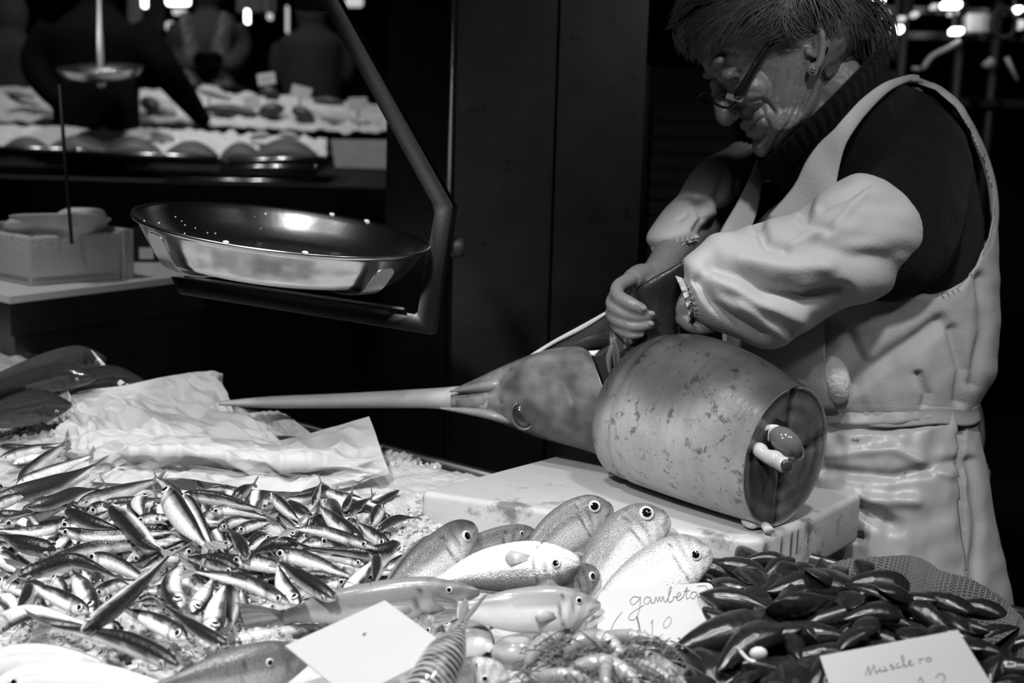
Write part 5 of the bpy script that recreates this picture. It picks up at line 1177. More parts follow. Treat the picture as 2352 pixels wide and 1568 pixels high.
    for q in ((1530, 716, 1.748), (1528, 730, 1.745), (1530, 742, 1.742)): b.tube([pd(*W), pd(*q)], [0.020, 0.012], 12, sub=4)
    fingers(b, [([(1530, 714, 1.75), (1505, 722, 1.765), (1495, 742, 1.765), (1505, 758, 1.76)], [0.0095, 0.009, 0.0085, 0.0075]), ([(1528, 728, 1.748), (1508, 742, 1.76), (1502, 762, 1.757), (1515, 772, 1.752)], [0.0095, 0.009, 0.0085, 0.0075]),
                ([(1530, 738, 1.742), (1520, 756, 1.748), (1522, 772, 1.745), (1534, 780, 1.742)], [0.009, 0.0085, 0.008, 0.007]), ([(1548, 742, 1.735), (1545, 760, 1.735), (1552, 772, 1.735)], [0.009, 0.008, 0.007]),
                ([(1568, 728, 1.72), (1590, 746, 1.712), (1615, 752, 1.708), (1638, 748, 1.706)], [0.011, 0.0105, 0.0095, 0.008])])
    b2 = b; b = MB()
    # torso, hips and legs carried down to the floor
    b.rings(torso_rings(-0.05, 40, 24)); hip = pd(2020, 1000, 1.94)
    b.ell(hip, _R * 0.14, V(0, 0, 1) * 0.14, V(0, 1, 0) * 0.12, 24, 14)
    for s in (-1, 1):
        x, y = hip.x + s * 0.075, hip.y + s * 0.02
        b.tube([V(x, y, hip.z - 0.04), V(x, y - 0.01, 0.55), V(x, y, 0.30), V(x, y + 0.01, 0.06)], [0.085, 0.062, 0.052, 0.036], 16, sub=4); b.ell(V(x - 0.05, y - 0.02, 0.035), V(0.12, 0.03, 0), V(-0.01, 0.042, 0), V(0, 0, 0.034), 16, 8)
    co, fs, ed = remesh(b2, 0.0019, 3, 0.5); co2, fs2, _e = remesh(b, 0.008, 2)
    # creases and lines of the face and neck, pressed into the skin on both cheeks
    nrm = vnormals(co, fs); X, Y, Z = tohl(co); sel = np.where((X > -3) & (X < 15) & (Z > -12) & (Z < 9) & (np.abs(Y) < 9))[0]
    for i in sel:
        mx = np.array(hl(X[i], abs(Y[i]), Z[i])); px, py, _ = proj(mx); g = 0.0
        if px > 1600 and abs(Y[i]) > 1.2:
            for pl_, dep, wd in GROOVES_FACE:
                if min(p[0] for p in pl_) - 16 < px < max(p[0] for p in pl_) + 16 and min(p[1] for p in pl_) - 16 < py < max(p[1] for p in pl_) + 16:
                    g += dep * math.exp(-(segdist(px, py, pl_) / wd) ** 2)
            g += 0.0004 * nz((X[i], Y[i], Z[i]), 2.2) + 0.0003 * nz((X[i], Y[i], Z[i]), 5)
        co[i] -= nrm[i] * g
    mb = MB(); mb.v = [Vector(p) for p in co]; mb.f = fs; mb.t = [0.5] * len(co); mb.mi = [0] * len(fs); mb.add(co2.tolist(), fs2)
    body = mb.build('body', MATS['skin'], root)
    # nails
    for (x, y, d) in ((1484, 711, 1.669), (1503, 723, 1.6755), (1501, 746, 1.6775)):
        m = MB(); m.ell(pd(x - 6, y - 3, d), _R * 0.0042, _U * 0.0032, _F * 0.0012, 10, 6); m.build('fingernail', MATS['skin'], body)
    # eye (closed lid look) and earring, ring
    m = MB(); m.ell(pd(1868, 160, 1.7305), _R * 0.0028, _U * 0.0028, _F * 0.0022, 12, 8); m.build('earring', MATS['gold'], root)
    m = MB(); rc = pd(1414, 674, 1.708); m.tube([rc + (_R * 0.7 + _F * 0.4) * (0.0100 * math.cos(q)) + (_U * 0.5 - _F * 0.8).normalized() * (0.0100 * math.sin(q)) for q in [2 * math.pi * k / 24 for k in range(25)]], 0.0014, 6); m.build('finger_ring', MATS['gold'], root)
    # ---- hair: scalp shell plus combed locks
    HP = [(1530, -200), (1530, 70), (1552, 112), (1585, 132), (1612, 146), (1640, 122), (1672, 112), (1705, 92), (1745, 86), (1790, 96), (1840, 100), (1846, 70), (1862, 42), (1884, 48), (1893, 90), (1891, 140), (1884, 160), (1900, 182), (1960, 200), (2080, 190), (2100, -200)]
    rs = head_rings(0.9, 90, 110); sh = MB(); vs = [p for r in rs for p in r]; n = 90
    keep = []
    for p in vs:
        x_, y_, z_ = tohl(np.array([p])); q = proj(hl(x_[0], abs(y_[0]), z_[0])); keep.append(inpoly(q[0], q[1], HP))
    fs_ = [(i * n + j, i * n + (j + 1) % n, (i + 1) * n + (j + 1) % n, (i + 1) * n + j) for i in range(109) for j in range(n)]
    fs_ = [f for f in fs_ if all(keep[k] for k in f)] + [tuple(109 * n + j for j in range(n))]
    sh.add([p + (p - HO).normalized() * (0.004 * fbm(p, 30, 1) + 0.002 * nz(p, 120)) for p in vs], fs_)
    r = random.Random(77)
    def surf(px, py, lift):
        """near point of the skull ellipsoid under a pixel"""
        c = hl(1.3, 0, 4.6); rx, ry, rz = 11.9, 8.6, 10.2
        o = CAM - c; d = ray(px, py); M = [(HX, rx), (HY, ry), (HZ, rz)]
        oo = V(*[o.dot(a) * 100 / s for a, s in M]); dd_ = V(*[d.dot(a) * 100 / s for a, s in M])
        A_, B_, C_ = dd_.dot(dd_), 2 * oo.dot(dd_), oo.dot(oo) - 1; disc = B_ * B_ - 4 * A_ * C_
        t = (-B_ - math.sqrt(max(disc, 0))) / (2 * A_); return CAM + d * t - d.normalized() * lift
    ends = [((1800, -60), (1640, 10), (1560, 55), (1548, 95)), ((1800, -60), (1650, 30), (1575, 90), (1578, 128)), ((1810, -50), (1700, 20), (1620, 95), (1608, 146)), ((1820, -40), (1740, 10), (1690, 60), (1650, 118)),
            ((1830, -40), (1790, 10), (1750, 60), (1700, 98)), ((1830, -40), (1810, 20), (1790, 70), (1755, 92)), ((1830, -45), (1800, 30), (1820, 75), (1845, 92)), ((1840, -50), (1840, 0), (1850, 30), (1868, 48)),
            ((1850, -50), (1890, 0), (1905, 50), (1912, 110)), ((1860, -60), (1930, 10), (1950, 70), (1950, 150)), ((1880, -60), (1970, 20), (2010, 80), (2030, 150)), ((1890, -70), (2010, 0), (2050, 60), (2056, 120)), ((1790, -70), (1650, -20), (1570, 20), (1545, 60)), ((1780, -90), (1650, -60), (1580, -30), (1552, 20))]
    for k in range(760):
        u = r.uniform(0, len(ends) - 1.001); i = int(u); f = u - i
        if i == 11: f = round(f)
        P = [tuple(ends[i][q][c] * (1 - f) + ends[i + 1][q][c] * f + r.gauss(0, 7) for c in (0, 1)) for q in range(4)]
        L0 = r.uniform(0.0, 0.35); pts = catmull(P, 12)[int(L0 * 10):]
        if len(pts) < 4: continue
        lf = r.uniform(0.001, 0.011); w0 = r.uniform(0.0004, 0.0013)
        sh.tube([surf(x, y, lf * math.sin(math.pi * (0.25 + 0.7 * j / (len(pts) - 1)))) for j, (x, y) in enumerate(pts)], [w0 * (1 - 0.75 * j / (len(pts) - 1)) for j in range(len(pts))], 4)
    sh.build('hair', MATS['hair'], root)
    # ---- glasses low on the nose
    gl = MB(); gl.tube([pd(1690, 226, 1.742), pd(1700, 212, 1.739), pd(1730, 160, 1.737), pd(1762, 108, 1.737), pd(1800, 84, 1.738)], [0.0040, 0.0058, 0.0046, 0.0034, 0.0024], 8, sub=4, flat=0.5, up=tuple(-_F))
    go = gl.build('glasses', MATS['spectacle'], root, label='dark rimmed glasses low on the nose')
    for nm, dx, dy, d in (('near', 0, 0, 1.768), ('far', -34, -6, 1.852)):
        loop = [(1652, 216), (1672, 219), (1691, 226), (1692, 238), (1674, 248), (1652, 243), (1638, 230), (1652, 216)]
        P = [pd(x + dx, y + dy, d + (x - 1660) * -0.0006) for x, y in catmull(loop, 40)]
        m = MB(); m.tube(P, 0.0019, 6); m.build('rim', MATS['spectacle'], go)
        m = MB(); m.prism(P[:-1], _F * 0.0012); m.build('lens', MATS['lens'], go, smooth=False)
    m = MB(); m.tube([pd(1640, 226, 1.79), pd(1632, 218, 1.81), pd(1650, 214, 1.83)], 0.0014, 6, sub=4); m.build('bridge', MATS['steel'], go)
    m = MB(); m.box(pd(1686, 226, 1.745), _R * 0.010 - _U * 0.003, _U * 0.0032 + _R * 0.001, _F * 0.004); m.build('hinge', MATS['steel'], go, smooth=False)
    # ---- dark sweater
    s = MB(); s.rings(torso_rings(-0.012, 64, 40))
    s.tube([pd(2085, 306, 1.885), pd(2096, 380, 1.85), pd(2088, 470, 1.81), pd(2050, 570, 1.775), pd(1960, 590, 1.755)], [0.064, 0.074, 0.073, 0.066, 0.05], 28, sub=5)
    s.tube([pd(1990, 330, 2.10), pd(1860, 430, 2.15), pd(1760, 470, 2.13)], [0.075, 0.066, 0.06], 20, sub=4)
    s.pxloft([(1762, 372, 2022, 150, 1.835, 0.066), (1772, 402, 2046, 165, 1.85, 0.082), (1800, 450, 2075, 195, 1.875, 0.10), (1840, 520, 2130, 260, 1.91, 0.12)], 40, 30)
    co, fs, ed = remesh(s, 0.0055, 5, 0.6); n_ = vnormals(co, fs)
    for i in range(len(co)):
        co[i] += n_[i] * (0.0035 * fbm(co[i], 16, 4) )
    mb = MB(); mb.v = [Vector(p) for p in co]; mb.f = fs; mb.t = [0.5] * len(co); mb.mi = [0] * len(fs); mb.build('sweater', MATS['sweater'], root)
    # ribbed turtleneck collar
    c = MB(); rs = []
    for i, rw in enumerate(catmull([(1772, 372, 1990, 152, 1.835, 0.060), (1752, 372, 2005, 118, 1.822, 0.074), (1744, 382, 2030, 112, 1.826, 0.082), (1754, 397, 2038, 130, 1.838, 0.086), (1790, 425, 2034, 180, 1.855, 0.068)], 14)):
        A, B = pd(rw[0], rw[1], rw[4]), pd(rw[2], rw[3], rw[4]); ce = (A + B) / 2; h = (A - B) / 2
        rs.append([ce + (h * math.cos(q) - _F * (rw[5] * math.sin(q))) * (1 + 0.012 * math.sin(46 * q)) for q in [2 * math.pi * k / 240 for k in range(240)]])
    c.rings(rs, True, False, False); c.build('collar', MATS['sweater'], root)
    # ---- apron tunic with wide armholes
    ARM = [(1948, 296), (1928, 332), (1916, 400), (1912, 520), (1960, 620), (2050, 664), (2100, 679), (2150, 684), (2200, 660), (2242, 612), (2272, 560), (2283, 505), (2280, 440), (2264, 375), (2232, 300), (2195, 243), (2150, 204), (2095, 184), (2040, 206), (1985, 256)]
    NECK = [(1500, 100), (2085, 120), (2085, 174), (2040, 190), (1985, 224), (1950, 262), (1922, 288), (1880, 325), (1845, 372), (1820, 430), (1790, 462), (1745, 500), (1690, 540), (1500, 620)]
    def wr(p, amp):
        px, py, d = proj(p); g = 0.0
        for pl_, dep, wd in FOLDS:
            if d < 1.98: g += dep * math.exp(-(segdist(px, py, pl_) / wd) ** 2)
        return g + amp * (0.7 * fbm((px * 0.012, py * 0.005, d * 2), 1.0, 2) + 0.3 * nz((px * 0.03, py * 0.02, d), 1.0, 5))
    FOLDS = [([(1925, 905), (2000, 850), (2090, 790), (2160, 740)], -0.012, 18), ([(2190, 760), (2215, 850), (2205, 920)], -0.010, 14), ([(2110, 860), (2130, 905), (2125, 930)], -0.008, 8), ([(1930, 740), (1980, 830), (1960, 880)], -0.008, 16), ([(2255, 640), (2262, 760), (2240, 880)], -0.008, 14),
             ([(1900, 985), (2050, 985), (2150, 970)], -0.009, 8), ([(1890, 1080), (2050, 1095), (2200, 1060)], -0.007, 14), ([(1900, 1180), (1960, 1160), (2050, 1205)], -0.012, 18), ([(1920, 1130), (2000, 1150), (2100, 1150)], 0.007, 16), ([(1890, 1230), (1980, 1235)], -0.008, 10), ([(2230, 1060), (2250, 1200), (2235, 1350)], -0.008, 12), ([(1900, 1045), (2050, 1030), (2180, 1090)], 0.004, 12)]
    n, m_ = 300, 260; rs = torso_rings(0.006, n, m_); a = MB(); vs = [p for r_ in rs for p in r_]; kp = []
    for p in vs:
        px, py, d = proj(p); near = d < 1.955
        # the far side mirrors the near openings
        kp.append(not (inpoly(px, py, ARM) if near else inpoly(px - 60, py, ARM)) and not inpoly(px, py, NECK) and py > 176)
    AL = ARM + [ARM[0]]
    for i, p in enumerate(vs):                     # draw the cut edge onto the armhole line
        px, py, d = proj(p)
        if kp[i] and d < 1.955 and 1880 < px < 2310 and py < 720 and segdist(px, py, AL) < 8:
            best = min(((segdist(px, py, AL[k:k + 2]), k) for k in range(len(ARM)))); (x0, y0), (x1, y1) = AL[best[1]], AL[best[1] + 1]; tt = max(0, min(1, ((px - x0) * (x1 - x0) + (py - y0) * (y1 - y0)) / ((x1 - x0) ** 2 + (y1 - y0) ** 2)))
            vs[i] = p + _R * ((x0 + tt * (x1 - x0) - px) / FPX * d) - _U * ((y0 + tt * (y1 - y0) - py) / FPX * d)
    cen = [sum((p for p in r_), V(0, 0, 0)) / n for r_ in rs]
    out = []
    for i, p in enumerate(vs):
        cdir = (p - cen[i // n]); cdir.z *= 0.3; out.append(p + cdir.normalized() * wr(p, 0.006))
    fs_ = [(i * n + j, i * n + (j + 1) % n, (i + 1) * n + (j + 1) % n, (i + 1) * n + j) for i in range(m_ - 1) for j in range(n)]
    a.add(out, [f for f in fs_ if all(kp[k] for k in f)]); ap = a.build('apron', MATS['apron'], root); md = ap.modifiers.new('s', 'SOLIDIFY'); md.thickness = 0.0018
    # bound edge round the armhole, following the cloth
    KT = catmull(TORSO, 400)
    def on_near(x, y, off=0.008):
        y_ = max(y, 192); k = KT; i = int(np.argmin(np.abs(k[:, 0] - y_))); yy, xl, xr, d, bb = k[i]; c_ = (xl + xr) / 2; h_ = (xr - xl) / 2 + off / d * FPX; s_ = min(0.999, abs(x - c_) / h_)
        return pd(x, y, d - (bb + off) * (1 - s_ ** 2.2) ** 0.45)
    loop = catmull(ARM + [ARM[0]], 160); e = MB(); e.tube([pd(x, y, proj(on_near(x, y))[2] - 0.002 - wr(on_near(x, y), 0.006) - 0.055 * max(0, min(1, (330 - y) / 60)) * max(0, min(1, (2240 - x) / 50))) for x, y in loop], [0.0042 + 0.0022 * (1 if x > 2150 or y > 600 else 0) for x, y in loop], 8, flat=0.8); e.build('armhole_binding', MATS['apron'], root)
    st = MB(); st.pxloft([(2110, 172, 2112, 184, 1.865, 0.003), (2085, 172, 2092, 186, 1.838, 0.004), (2030, 190, 2043, 210, 1.780, 0.004), (1980, 226, 1994, 258, 1.765, 0.004), (1940, 268, 1962, 300, 1.752, 0.004), (1914, 298, 1940, 340, 1.752, 0.004), (1880, 330, 1925, 400, 1.760, 0.004), (1850, 372, 1915, 470, 1.765, 0.004), (1820, 430, 1905, 540, 1.775, 0.004), (1760, 500, 1890, 600, 1.785, 0.004)], 16, 60)
    st.build('shoulder_strap', MATS['apron'], root)
    st = MB(); st.pxloft([(1738, 366, 1752, 374, 1.90, 0.003), (1718, 415, 1750, 425, 1.885, 0.004), (1690, 470, 1738, 490, 1.87, 0.004), (1655, 530, 1715, 560, 1.85, 0.005), (1640, 575, 1730, 600, 1.84, 0.005)], 14, 30); st.build('shoulder_strap', MATS['apron'], root)
    bp = MB()
    def bib(u, v):
        y = 690 + 248 * v; xr = 1892 + 4 * math.sin(v * 3) + (26 * max(0, v - 0.75) / 0.25); x = 1660 + (xr - 1660) * u; p = on_near(x, y, 0.013); return p - _F * (0.003 * nz((x * 0.02, y * 0.008, 0)))
    bp.grid(40, 40, bib); bo = bp.build('bib_panel', MATS['apron'], root); md = bo.modifiers.new('s', 'SOLIDIFY'); md.thickness = 0.002
    k = MB(); k.tube([pd(1908, 828, 1.79), pd(1912, 848, 1.780), pd(1922, 876, 1.775), pd(1926, 902, 1.78), pd(1922, 914, 1.79)], [0.010, 0.017, 0.0165, 0.014, 0.008], 16, sub=5); k.build('knitted_cloth', MATS['knit'], root, label='rolled white knitted cloth tucked in the apron side')
    # ---- skirt of the tunic, waxed apron front, tie band
    SK = [(930, 1800, 2214, 1.935, 0.150), (950, 1795, 2218, 1.935, 0.152), (1000, 1780, 2232, 1.935, 0.16), (1080, 1765, 2250, 1.935, 0.17), (1200, 1750, 2270, 1.935, 0.178), (1370, 1735, 2304, 1.935, 0.188), (1700, 1720, 2330, 1.93, 0.20), (2150, 1715, 2370, 1.92, 0.21)]
    rs = torso_rings(0.0, 200, 150, SK); t = MB(); cen = [sum((p for p in r_), V(0, 0, 0)) / 200 for r_ in rs]
    t.rings([[p + (p - cen[i]).normalized() * (wr(p, 0.006) if proj(p)[0] > 2215 else -0.004) for p in r_] for i, r_ in enumerate(rs)], True, False, False); so = t.build('tunic_skirt', MATS['apron'], root); md = so.modifiers.new('s', 'SOLIDIFY'); md.thickness = 0.002
    rs = torso_rings(0.008, 260, 200, SK); w_ = MB(); vs = [p for r_ in rs for p in r_]; cen = [sum((p for p in r_), V(0, 0, 0)) / 260 for r_ in rs]
    kp = [proj(p)[2] < 1.935 and proj(p)[0] < 2196 + 0.065 * (proj(p)[1] - 945) + 3 * math.sin(proj(p)[1] * 0.02) and proj(p)[1] > 938 for p in vs]
    fs_ = [(i * 260 + j, i * 260 + (j + 1) % 260, (i + 1) * 260 + (j + 1) % 260, (i + 1) * 260 + j) for i in range(199) for j in range(260)]
    w_.add([p + (p - cen[i // 260]).normalized() * wr(p, 0.010) for i, p in enumerate(vs)], [f for f in fs_ if all(kp[q] for q in f)]); wo = w_.build('waxed_apron', MATS['apron_wax'], root, label='wet waxed apron front spattered with dark stains'); md = wo.modifiers.new('s', 'SOLIDIFY'); md.thickness = 0.0015
    bd = MB(); WB = [(926, 1780, 2220, 1.935, 0.153), (940, 1785, 2218, 1.935, 0.153), (962, 1788, 2222, 1.935, 0.155)]
    rs = torso_rings(0.006, 160, 10, WB); bd.rings([[p + V(0, 0, 0.002 * math.sin(k * 0.3)) for k, p in enumerate(r_)] for r_ in rs], True, False, False); bo = bd.build('waistband', MATS['apron_wax'], root); md = bo.modifiers.new('s', 'SOLIDIFY'); md.thickness = 0.002
    # ---- sleeve covers
    def sleeve(secs, folds, seed, name, amp, n=120, m=110):
        s_ = MB(); rs = []; rows = catmull(secs, m)
        for ii, rw in enumerate(rows):
            A, B = pd(rw[0], rw[1], rw[4]), pd(rw[2], rw[3], rw[4]); ce = (A + B) / 2; h = (A - B) / 2; ring = []
            for k in range(n):
                q = 2 * math.pi * k / n; d_ = h * math.cos(q) - _F * (rw[5] * math.sin(q)); p = ce + d_; px, py, dd_ = proj(p); g = amp * (0.9 * fbm((px * 0.006 + py * 0.004, py * 0.012 - px * 0.003, dd_ * 2), 1.0, seed, 2) )
                if math.sin(q) > -0.2:
                    for pl_, dep, wd in folds: g += dep * math.exp(-(segdist(px, py, pl_) / wd) ** 2)
                e_ = ii / (m - 1); g += 0.003 * math.sin(q * 26) * (math.exp(-((1 - e_) / 0.05) ** 2) + math.exp(-(e_ / 0.05) ** 2))
                ring.append(p + d_.normalized() * g)
            rs.append(ring)
        s_.rings(rs, True, False, True); return s_.build(name, MATS['sleeve'], root)
    SF = [([(1640, 598), (1700, 622), (1760, 668), (1850, 690), (1930, 668)], -0.016, 20), ([(1640, 640), (1740, 690), (1840, 730)], 0.009, 16), ([(1600, 640), (1640, 700), (1700, 745), (1750, 770)], -0.012, 12), ([(1590, 560), (1680, 548), (1760, 560), (1800, 580)], 0.004, 8),
          ([(1745, 520), (1760, 560), (1800, 575)], -0.012, 12), ([(1850, 450), (1850, 500), (1900, 520)], -0.012, 14), ([(1790, 575), (1850, 545), (1920, 510), (1990, 440)], 0.004, 9), ([(1880, 560), (1960, 590), (2040, 600)], -0.007, 22), ([(1700, 600), (1800, 615), (1900, 610)], 0.008, 20), ([(1890, 470), (1950, 450), (1990, 430)], -0.007, 10), ([(1700, 700), (1800, 770)], 0.006, 12)]
    sl = sleeve([(1566, 634, 1592, 726, 1.705, 0.026), (1574, 592, 1618, 742, 1.70, 0.044), (1632, 556, 1690, 772, 1.705, 0.058), (1712, 530, 1772, 797, 1.715, 0.066), (1796, 492, 1850, 758, 1.725, 0.072), (1880, 442, 1945, 716, 1.735, 0.076), (1960, 403, 2034, 664, 1.752, 0.078), (2040, 424, 2092, 618, 1.772, 0.070), (2098, 492, 2120, 562, 1.785, 0.040)], SF, 3, 'sleeve_cover', 0.009)
    cu = MB(); rs = []
    for i in range(7):
        f = i / 6; ring = []
        for k in range(160):
            q = 2 * math.pi * k / 160; A, B = pd(1566 - 8 * f, 634 + 4 * f, 1.705), pd(1592 - 4 * f, 726 + 8 * f, 1.705); ce = (A + B) / 2 - _R * 0.004 * f; h = (A - B) / 2; rr = 0.96 + 0.12 * f + 0.12 * f * math.sin(q * 17) + 0.03 * math.sin(q * 41)
            ring.append(ce + (h * math.cos(q) - _F * (0.026 * math.sin(q))) * rr)
        rs.append(ring)
    cu.rings(rs, True, False, False); co_ = cu.build('lace_cuff', MATS['sleeve'], sl); md = co_.modifiers.new('s', 'SOLIDIFY'); md.thickness = 0.0015
    SF2 = [([(1600, 470), (1620, 500), (1600, 530)], -0.008, 10), ([(1660, 400), (1650, 450), (1670, 500)], -0.008, 12), ([(1560, 505), (1575, 495)], -0.006, 6), ([(1700, 380), (1690, 440)], -0.006, 8)]
    s2 = sleeve([(1506, 576, 1598, 548, 1.875, 0.030), (1490, 548, 1612, 526, 1.885, 0.044), (1500, 512, 1640, 498, 1.91, 0.052), (1545, 460, 1672, 474, 1.95, 0.055), (1575, 415, 1705, 440, 2.0, 0.058), (1620, 365, 1740, 410, 2.05, 0.06), (1690, 330, 1790, 390, 2.09, 0.06)], SF2, 8, 'sleeve_cover', 0.006)
    cu = MB(); rs = []
    for i in range(7):
        f = i / 6; ring = []
        for k in range(160):
            q = 2 * math.pi * k / 160; A, B = pd(1506, 576 + 6 * f, 1.875), pd(1598, 548 + 6 * f, 1.875); ce = (A + B) / 2; h = (A - B) / 2; rr = 1.0 + 0.05 * f + 0.10 * f * math.sin(q * 15)
            ring.append(ce + (h * math.cos(q) - _F * (0.030 * math.sin(q))) * rr)
        rs.append(ring)
    cu.rings(rs, True, False, False); co_ = cu.build('lace_cuff', MATS['sleeve'], s2); md = co_.modifiers.new('s', 'SOLIDIFY'); md.thickness = 0.0015
woman()
# ------------------------------------------------------------------ side counter with polystyrene box (left)
def side_counter():
    z = 1.105
    fl, fr = pz(22, 681, z), pz(470, 628, z); bl, br = pz(-260, 618, z), pz(470, 560, z)
    root = thing('side_counter', V(fl.x, fl.y + 0.2, 0), 'dark steel side counter carrying the polystyrene box', 'counter')
    t = MB(); t.prism([fl, fr, br, bl], V(0, 0, -0.012)); t.build('top', MATS['white_plastic'], root, smooth=False)
    c = (fl + fr + br + bl) / 4; ins = lambda p: p + (c - p).normalized() * 0.012
    b = MB(); b.prism([V(p.x, p.y, z - 0.06) for p in map(ins, (fl, fr, br, bl))], V(0, 0, -(z - 0.06))); b.build('base', MATS['steel_dark'], root, smooth=False)
    a = MB(); a.prism([p + V(0, 0, -0.012) for p in (fl, fr, br, bl)], V(0, 0, -0.055)); a.build('apron_rail', MATS['steel_dark'], root, smooth=False)
    # polystyrene box
    o, e = pz(70, 657, z), pz(304, 638, z); ux = (e - o); W = ux.length; ux.normalize(); uy = V(-ux.y, ux.x, 0); uy = uy if uy.y > 0 else -uy
    lf = pz(-40, 636, z); uy = (lf - o); Dp = 0.22; uy.normalize(); H = 0.083
    bx = thing('foam_box', o.lerp(e, 0.5) + uy * 0.1, 'grubby white polystyrene fish box without its lid on the side counter', 'box')
    th = 0.018
    def wall(a, b_, nm):
        d = (b_ - a); n = V(-d.y, d.x, 0).normalized(); cc = o + ux * W / 2 + uy * Dp / 2
        if n.dot(cc - a) < 0: n = -n
        m = MB(); m.rbox((a + b_) / 2 + n * th / 2 + V(0, 0, H / 2 + 0.001), d / 2, n * th / 2, V(0, 0, H / 2), 0.004); m.build(nm, MATS['foam'], bx, sharp=0.8)
    p00, p10, p11, p01 = o, o + ux * W, o + ux * W + uy * Dp, o + uy * Dp
    wall(p00, p10, 'side'); wall(p10, p11, 'side'); wall(p11, p01, 'side'); wall(p01, p00, 'side')
    m = MB(); m.prism([p + V(0, 0, 0.002) for p in (p00, p10, p11, p01)], V(0, 0, 0.012)); m.build('bottom', MATS['foam'], bx, smooth=False)
    # tub inside and bag on it
    tb = thing('plastic_tub', pz(150, 600, z) , 'pale plastic tub resting inside the polystyrene box', 'tub'); d0 = 2.52
    m = MB(); m.pxloft([(60, 556, 215, 556, d0, 0.05), (60, 540, 212, 540, d0, 0.05), (20, 525, 228, 525, d0, 0.065), (38, 503, 243, 500, d0, 0.07)], 32, 24, sq=0.6); m.build('bowl', MATS['white_plastic'], tb)
    m = MB(); m.pxloft([(36, 505, 244, 502, d0, 0.073), (34, 501, 246, 498, d0, 0.075), (40, 499, 240, 496, d0, 0.068)], 32, 8, sq=0.6); m.build('rim', MATS['white_plastic'], tb)
    bg = MB(); bg.pxloft([(125, 505, 180, 505, d0, 0.03), (140, 488, 236, 500, d0, 0.04), (160, 480, 236, 484, d0, 0.035), (178, 478, 230, 480, d0, 0.02)], 24, 24, sq=0.8)
    tag(bg.build('plastic_bag', MATS['white_plastic']), 'crumpled pale plastic bag sticking out of the tub', 'bag')
    st = MB(); st.tube([pd(165, 560, 2.44), pd(150, 380, 2.44), pd(137, 195, 2.44)], 0.0033, 8); tag(st.build('thin_rod', MATS['black']), 'thin black rod standing up from the polystyrene box', 'rod')
    cb = thing('small_carton', pz(350, 600, z), 'small dark carton with a pale label beside the polystyrene box', 'carton'); q = pz(348, 602, z)
    m = MB(); m.box(q + V(0, 0.03, 0.032), V(0.04, 0.01, 0), V(-0.008, 0.03, 0), V(0, 0, 0.031)); m.build('body', MATS['black'], cb, smooth=False)
    m = MB(); m.box(q + V(-0.008, -0.0055, 0.018), V(0.013, 0.0033, 0), V(-0.0002, 0.001, 0), V(0, 0, 0.011)); m.build('label', MATS['white_plastic'], cb, smooth=False)
side_counter()

